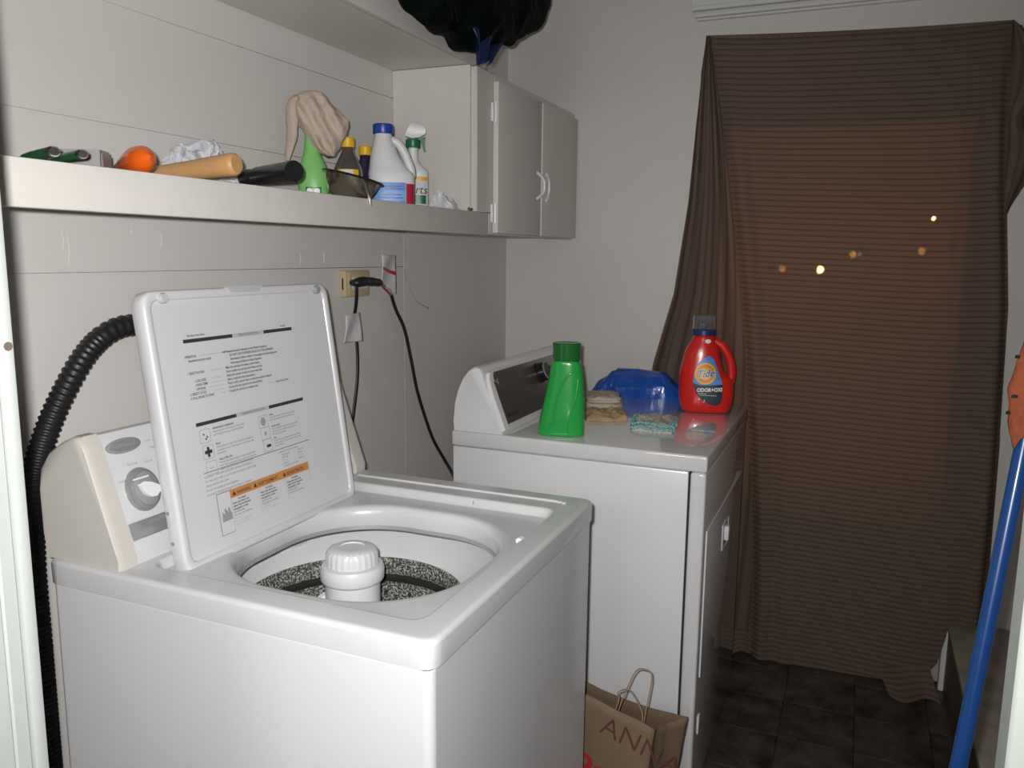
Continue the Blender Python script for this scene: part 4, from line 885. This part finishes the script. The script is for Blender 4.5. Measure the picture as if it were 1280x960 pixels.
# blue bag between dryer and far wall
def bbf(u, v):
    th = 2*PI*u; c_, s_ = math.cos(th), math.sin(th)
    prof_ = lerp_tab([(0, .80), (.55, .95), (.8, 1.0), (.90, .92), (.96, .62), (1, .03)], v)[0]
    ztop = lerp_tab([(.36, .965), (.40, .985), (.49, 1.045), (.54, 1.030), (.60, 1.035), (.66, 1.048), (.72, 1.02), (.80, .97)], .56+.19*c_*prof_)[0]
    x = .565+.185*math.copysign(abs(c_)**.7, c_)*prof_; y = 1.885+.072*math.copysign(abs(s_)**.8, s_)*min(1, prof_)
    z = .01+(ztop-.01)*min(1, v*1.12 if v < .8 else .896+(v-.8)*.52)
    p = Vector((x, y, z)); q = p*17
    p += (noise.noise_vector(q)*.017+noise.noise_vector(q*2.6)*.009)*min(1, (1-v)*8+.3)
    p.y = min(max(p.y, 1.8125), 1.962); p.z = max(p.z, .003); return p
bl = MB().grid(bbf, 80, 60).build('blue_bag', M['bluebag'], None, (.565, 1.89, 0), ang=20)
tag(bl, 'crinkled shiny blue plastic bag stuffed between the dryer and the far wall', 'bag')

# ================================================================== PAPER BAG
kb = thing('paper_bag', 'brown kraft paper shopping bag with twine handles, between washer and dryer', 'bag', (.80, .88, 0))
A = [Vector((.60, .775, 0)), Vector((.875, .785, 0)), Vector((.915, .915, 0)), Vector((.64, .905, 0))]
T = [Vector((.62, .770, .478)), Vector((.912, .790, .392)), Vector((.965, .905, .372)), Vector((.655, .915, .418))]
def side(a, b, sag=0, bow=0, seed=0, nu=24, nv=18, inn=0):
    a0, b0, a1, b1 = A[a], A[b], T[a], T[b]; n_ = (b0-a0).cross(Vector((0, 0, 1))).normalized()
    def f(u, v):
        p = a0.lerp(b0, u).lerp(a1.lerp(b1, u), v); s = math.sin(PI*u)
        p = p+n_*(bow*s*v+.004*noise.noise(Vector((u*5+seed, v*5, 1))))
        p.z += sag*s*v; return p
    return f, nu, nv
fr, nu, nv = side(0, 1, .012, .008, 1)
MB().grid(fr, nu, nv).build('front_side', M['kraft'], kb, ang=60).modifiers.new('thick', 'SOLIDIFY').thickness = .0012
f2, nu, nv = side(1, 2, -.014, -.022, 4)
MB().grid(f2, nu, nv).build('gusset', M['kraft'], kb, ang=60).modifiers.new('thick', 'SOLIDIFY').thickness = .0012
f3, nu, nv = side(3, 0, -.01, -.02, 6)
MB().grid(f3, nu, nv).build('gusset', M['kraft'], kb, ang=60).modifiers.new('thick', 'SOLIDIFY').thickness = .0012
f4, nu, nv = side(2, 3, -.02, .006, 8)
MB().grid(f4, nu, nv).build('back_side', M['kraft_in'], kb, ang=60).modifiers.new('thick', 'SOLIDIFY').thickness = .0012
MB().grid(lambda u, v: A[0].lerp(A[1], u).lerp(A[3].lerp(A[2], u), v)+Vector((0, 0, .002)), 2, 2).build('bag_bottom', M['kraft'], kb)
def hand(u0, u1, top_, off):
    a, b = fr(u0, .97), fr(u1, .97); a = a+Vector((0, off, 0)); b = b+Vector((0, off, 0))
    up = [a, a+Vector((.010, 0, .035)), Vector(top_)+Vector((-.022, 0, -.012)), Vector(top_), Vector(top_)+Vector((.016, 0, -.016)), b+Vector((.003, 0, .03)), b]
    MB().tube(smooth_path(up, 7), .0016, 8).build('twine_handle', M['twine'], kb)
hand(.70, .90, (.850, .795, .470), .003); hand(.72, .915, (.880, .82, .512), .012)
def bf(u0, v0, du=1/.285, dv=1/.45, rot=0): 
    def f(a, b):
        a, b = a*math.cos(rot)-b*math.sin(rot), a*math.sin(rot)+b*math.cos(rot)
        p = fr(u0+a*du, v0+b*dv); return p+Vector((.0004, -.0018, 0))
    return f
MB().text('ANNA', .075, bf(.600, .835, rot=-.10), 'LEFT', .12, .80, -.0006).build('handwriting', M['marker'], kb)
MB().text('Pand', .10, bf(.42, .535, rot=0), 'LEFT', 0, .9, .002).build('printed_logo', M['red_ink'], kb)

# ================================================================== CURTAIN
XL = lambda v: .742+.243*(1-(1-v)**1.7)
XRt = [(0, 1.612), (.10, 1.620), (.26, 1.640), (.45, 1.676), (.70, 1.692), (1, 1.700)]
ZB = [(.98, .030), (1.0, .012), (1.10, .006), (1.30, .010), (1.46, .022), (1.54, .055), (1.575, .11), (1.594, .20), (1.60, .252), (1.66, .255), (1.71, .262)]
PITCHS = .0185
def cmain(u, v):
    xl, xr = XL(v), lerp_tab(XRt, v)[0]; x = xl+(xr-xl)*u
    zt = 2.143-.034*u-.006*math.sin(PI*u); zb = lerp_tab(ZB, x)[0]
    z = zt+(zb-zt)*v
    y = DF-.040-.012*v-.018*math.sin(PI*v)*.3
    e = math.exp(-u*10)
    y += .018*e*math.cos(u*55)*min(1, v*5)+.003*math.sin(u*9+v*4)*v
    er = math.exp(-(1-u)*14); y += .012*er*math.cos((1-u)*60)*min(1, v*6)
    tp = math.exp(-v*16); y += .005*tp*math.sin(v*60+u*9)
    y += .012*max(0, v-.6)*math.sin(u*9+v*11)
    if u > .97: y += (u-.97)/.03*.020*min(1, v*8)
    y = y+.02*max(0, 1-v*60)
    return Vector((x, min(y, DF-.026), max(z, .004)))
def cmain_uv(u, v):
    sag = .010*math.sin(PI*u)*(1-v)*1.5+.0018*math.sin(u*9+v*3)
    z = cmain(u, v).z; return (u, (z+sag+.03*u*(1-v))/PITCHS)
XO = [(0, .728), (.07, .712), (.13, .703), (.25, .688), (.40, .650), (.52, .585), (.75, .54), (1, .51)]
def cflap(u, v):
    xo, xi = lerp_tab(XO, v)[0], XL(v)+.002; x = xo+(xi-xo)*u; z = 2.140-(2.130)*v
    A_ = .006+.018*min(1, v*2.2)
    y = DF-.038-.010*v+A_*math.cos(u*2*PI*2.0+.6)*.8+.004*math.sin(u*23)
    y += .030*max(0, (.12-u)/.12)
    return Vector((x, min(y, DF-.005 if x < .715 else DF-.026), z))
def cflap_uv(u, v): return (u, u*7.0+v*6.0*(.2+u*.6))
XF = [(0, 1.616), (.015, 1.650), (.05, 1.72), (.09, 1.735), (.118, 1.690), (.128, 1.672), (.14, 1.668), (.150, 1.690), (.18, 1.715), (.22, 1.690), (.26, 1.650), (.30, 1.646), (.60, 1.692), (.88, 1.704)]
def cright(u, v):
    v = v*.88; xi = lerp_tab(XRt, v)[0]-.004; xo = max(lerp_tab(XF, v)[0], xi+.004); x = xi+(xo-xi)*u; z = 2.107-2.09*v
    return Vector((x, min(DF-.018-.03*(1-u)+.008*math.sin(u*7+v*6), DF-.006 if x > 1.645 else DF-.026), z))
cu = MB()
cu.grid(cmain, 150, 110, cmain_uv); cu.grid(cflap, 60, 90, cflap_uv); cu.grid(cright, 16, 80, lambda u, v: (u, u*3+v*5))
# small corner trailing on the floor at bottom right
cu.grid(lambda u, v: Vector((1.40+.15*u+.04*v, DF-.055-.09*v-.03*math.sin(u*6)*v, .058-.05*v+.045*u*(1-v)+.004)), 14, 10, lambda u, v: (u, v*6))
# bunched corner at the bottom left by the dryer
cu.grid(lambda u, v: Vector((.78+.20*u, DF-.06-.05*v+.02*math.sin(u*9), .10-.075*v+.02*math.sin(u*7+1)*v)), 20, 10, lambda u, v: (u, v*5))
co = cu.build('curtain', M['curtain'], None, (1.17, DF-.03, 0), ang=80)
tag(co, 'brown finely striped fabric sheet hung over the door in the far wall', 'curtain')

# ================================================================== BLUE POLE, RAG, OUTDOOR LAMPS
po = thing('broom_pole', 'blue metal broom pole leaning at the right by the platform', 'pole', (1.364, .263, 0))
pa, pbv = Vector((1.364, .263, .002)), Vector((1.5345, .590, 1.47)); dirp = (pbv-pa).normalized()
MB().tube([pa, pa+dirp*.5, pa+dirp*1.0, pbv-dirp*.02], .0118, 20).build('pole_tube', M['pole'], po)
MB().tube([pbv-dirp*.02, pbv-dirp*.004, pbv], [.0125, .0125, .009], 16).build('pole_cap', M['navy'], po)
og = thing('orange_rag', 'orange patterned rag hanging over the upper end of the blue pole', 'cloth', (1.50, .53, 1.3))
def orf(u, v):
    c = pa+dirp*(1.545-.0*v); th = PI*2*u
    wd_ = lerp_tab([(0, .014), (.15, .018), (.5, .030), (.75, .036), (.85, .032), (1, .020)], v)[0]
    z = 1.490-.325*v*(1+.05*math.sin(th*2))
    k = (z-pa.z)/(dirp.z); cc = pa+dirp*k
    p = Vector((cc.x+wd_*math.cos(th)*(1+.15*math.sin(th*5+v*4))-.003, cc.y+wd_*.8*math.sin(th)-.004, z+.012*math.cos(th*3)*v))
    p += noise.noise_vector(p*30)*.006; p.x = min(p.x+.007, 1.547); return p
MB().grid(orf, 40, 30).build('cloth_body', M['orangerag'], og, ang=70).modifiers.new('thick', 'SOLIDIFY').thickness = .003
sp_ = MB()
for u_, v_ in ((.50, .45), (.56, .62), (.60, .80), (.66, .55), (.55, .86), (.68, .70)):
    c_ = orf(u_, v_); q = (c_-Vector((pa+dirp*((c_.z-pa.z)/dirp.z)))); q.z = 0; q.normalize(); s_ = Vector((-q.y, q.x, 0))
    sp_.loops([[c_+q*o_+s_*a_*.0045+Vector((0, 0, b_*.003)) for a_, b_ in ((-1, -1), (1, -.6), (1.2, .6), (0, 1), (-1, .5))] for o_ in (.0005, .0022)])
sp_.build('pattern_spot', M['gap'], og)['kind'] = 'stuff'
def outray(px, py, y):
    d = F+R*((px-640)/FPX)-U*((py-480)/FPX); return CAM+d*((y-CAM.y)/d.y)
for (x, y, z, r, lab_) in ((1.088, 3.00, 1.368, .015, 'larger round glowing lamp outside, showing through the middle of the curtain'), (1.515, 3.0, 1.585, .008, 'smaller glowing lamp outside, showing through the upper right of the curtain')):
    o = thing('outdoor_lamp', lab_, 'lamp', (x, y, z-.05), 'lamps outside the door')
    MB().lathe([(.001, -r), (r*.6, -r*.8), (r, 0), (r*.6, r*.8), (.001, r)], (x, y, z), 16).build('bulb', M['bulb'], o)
    MB().tube([(x, y, z+r), (x, y, 2.6)], .003, 8).build('stem', M['black_plastic'], o)
M['added_bulb'] = mat('added_bulb_glow', (1, .6, .2), .5, emit=(1.0, .40, .10), estr=30)  # faint bulbs added behind the glass to give the curtain a soft glow
for (x, y, z, lab_) in ((1.226, 2.18, 1.431, 'faint bulb added just beyond the door glass for the curtain glow, right of the larger glowing lamp'), (1.435, 2.18, 1.444, 'faint bulb added just beyond the door glass for the curtain glow, below the smaller glowing lamp'), (1.000, 2.18, 1.380, 'faint bulb added just beyond the door glass for the curtain glow, left of the larger glowing lamp')):
    o = thing('outdoor_lamp', lab_, 'lamp', (x, y, z-.05), 'lamps outside the door')
    MB().lathe([(.001, -.012), (.007, -.0096), (.012, 0), (.007, .0096), (.001, .012)], (x, y, z), 16).build('bulb', M['added_bulb'], o)
    MB().tube([(x, y, z+.012), (x, y, 2.6)], .0008, 6).build('stem', M['black_plastic'], o)
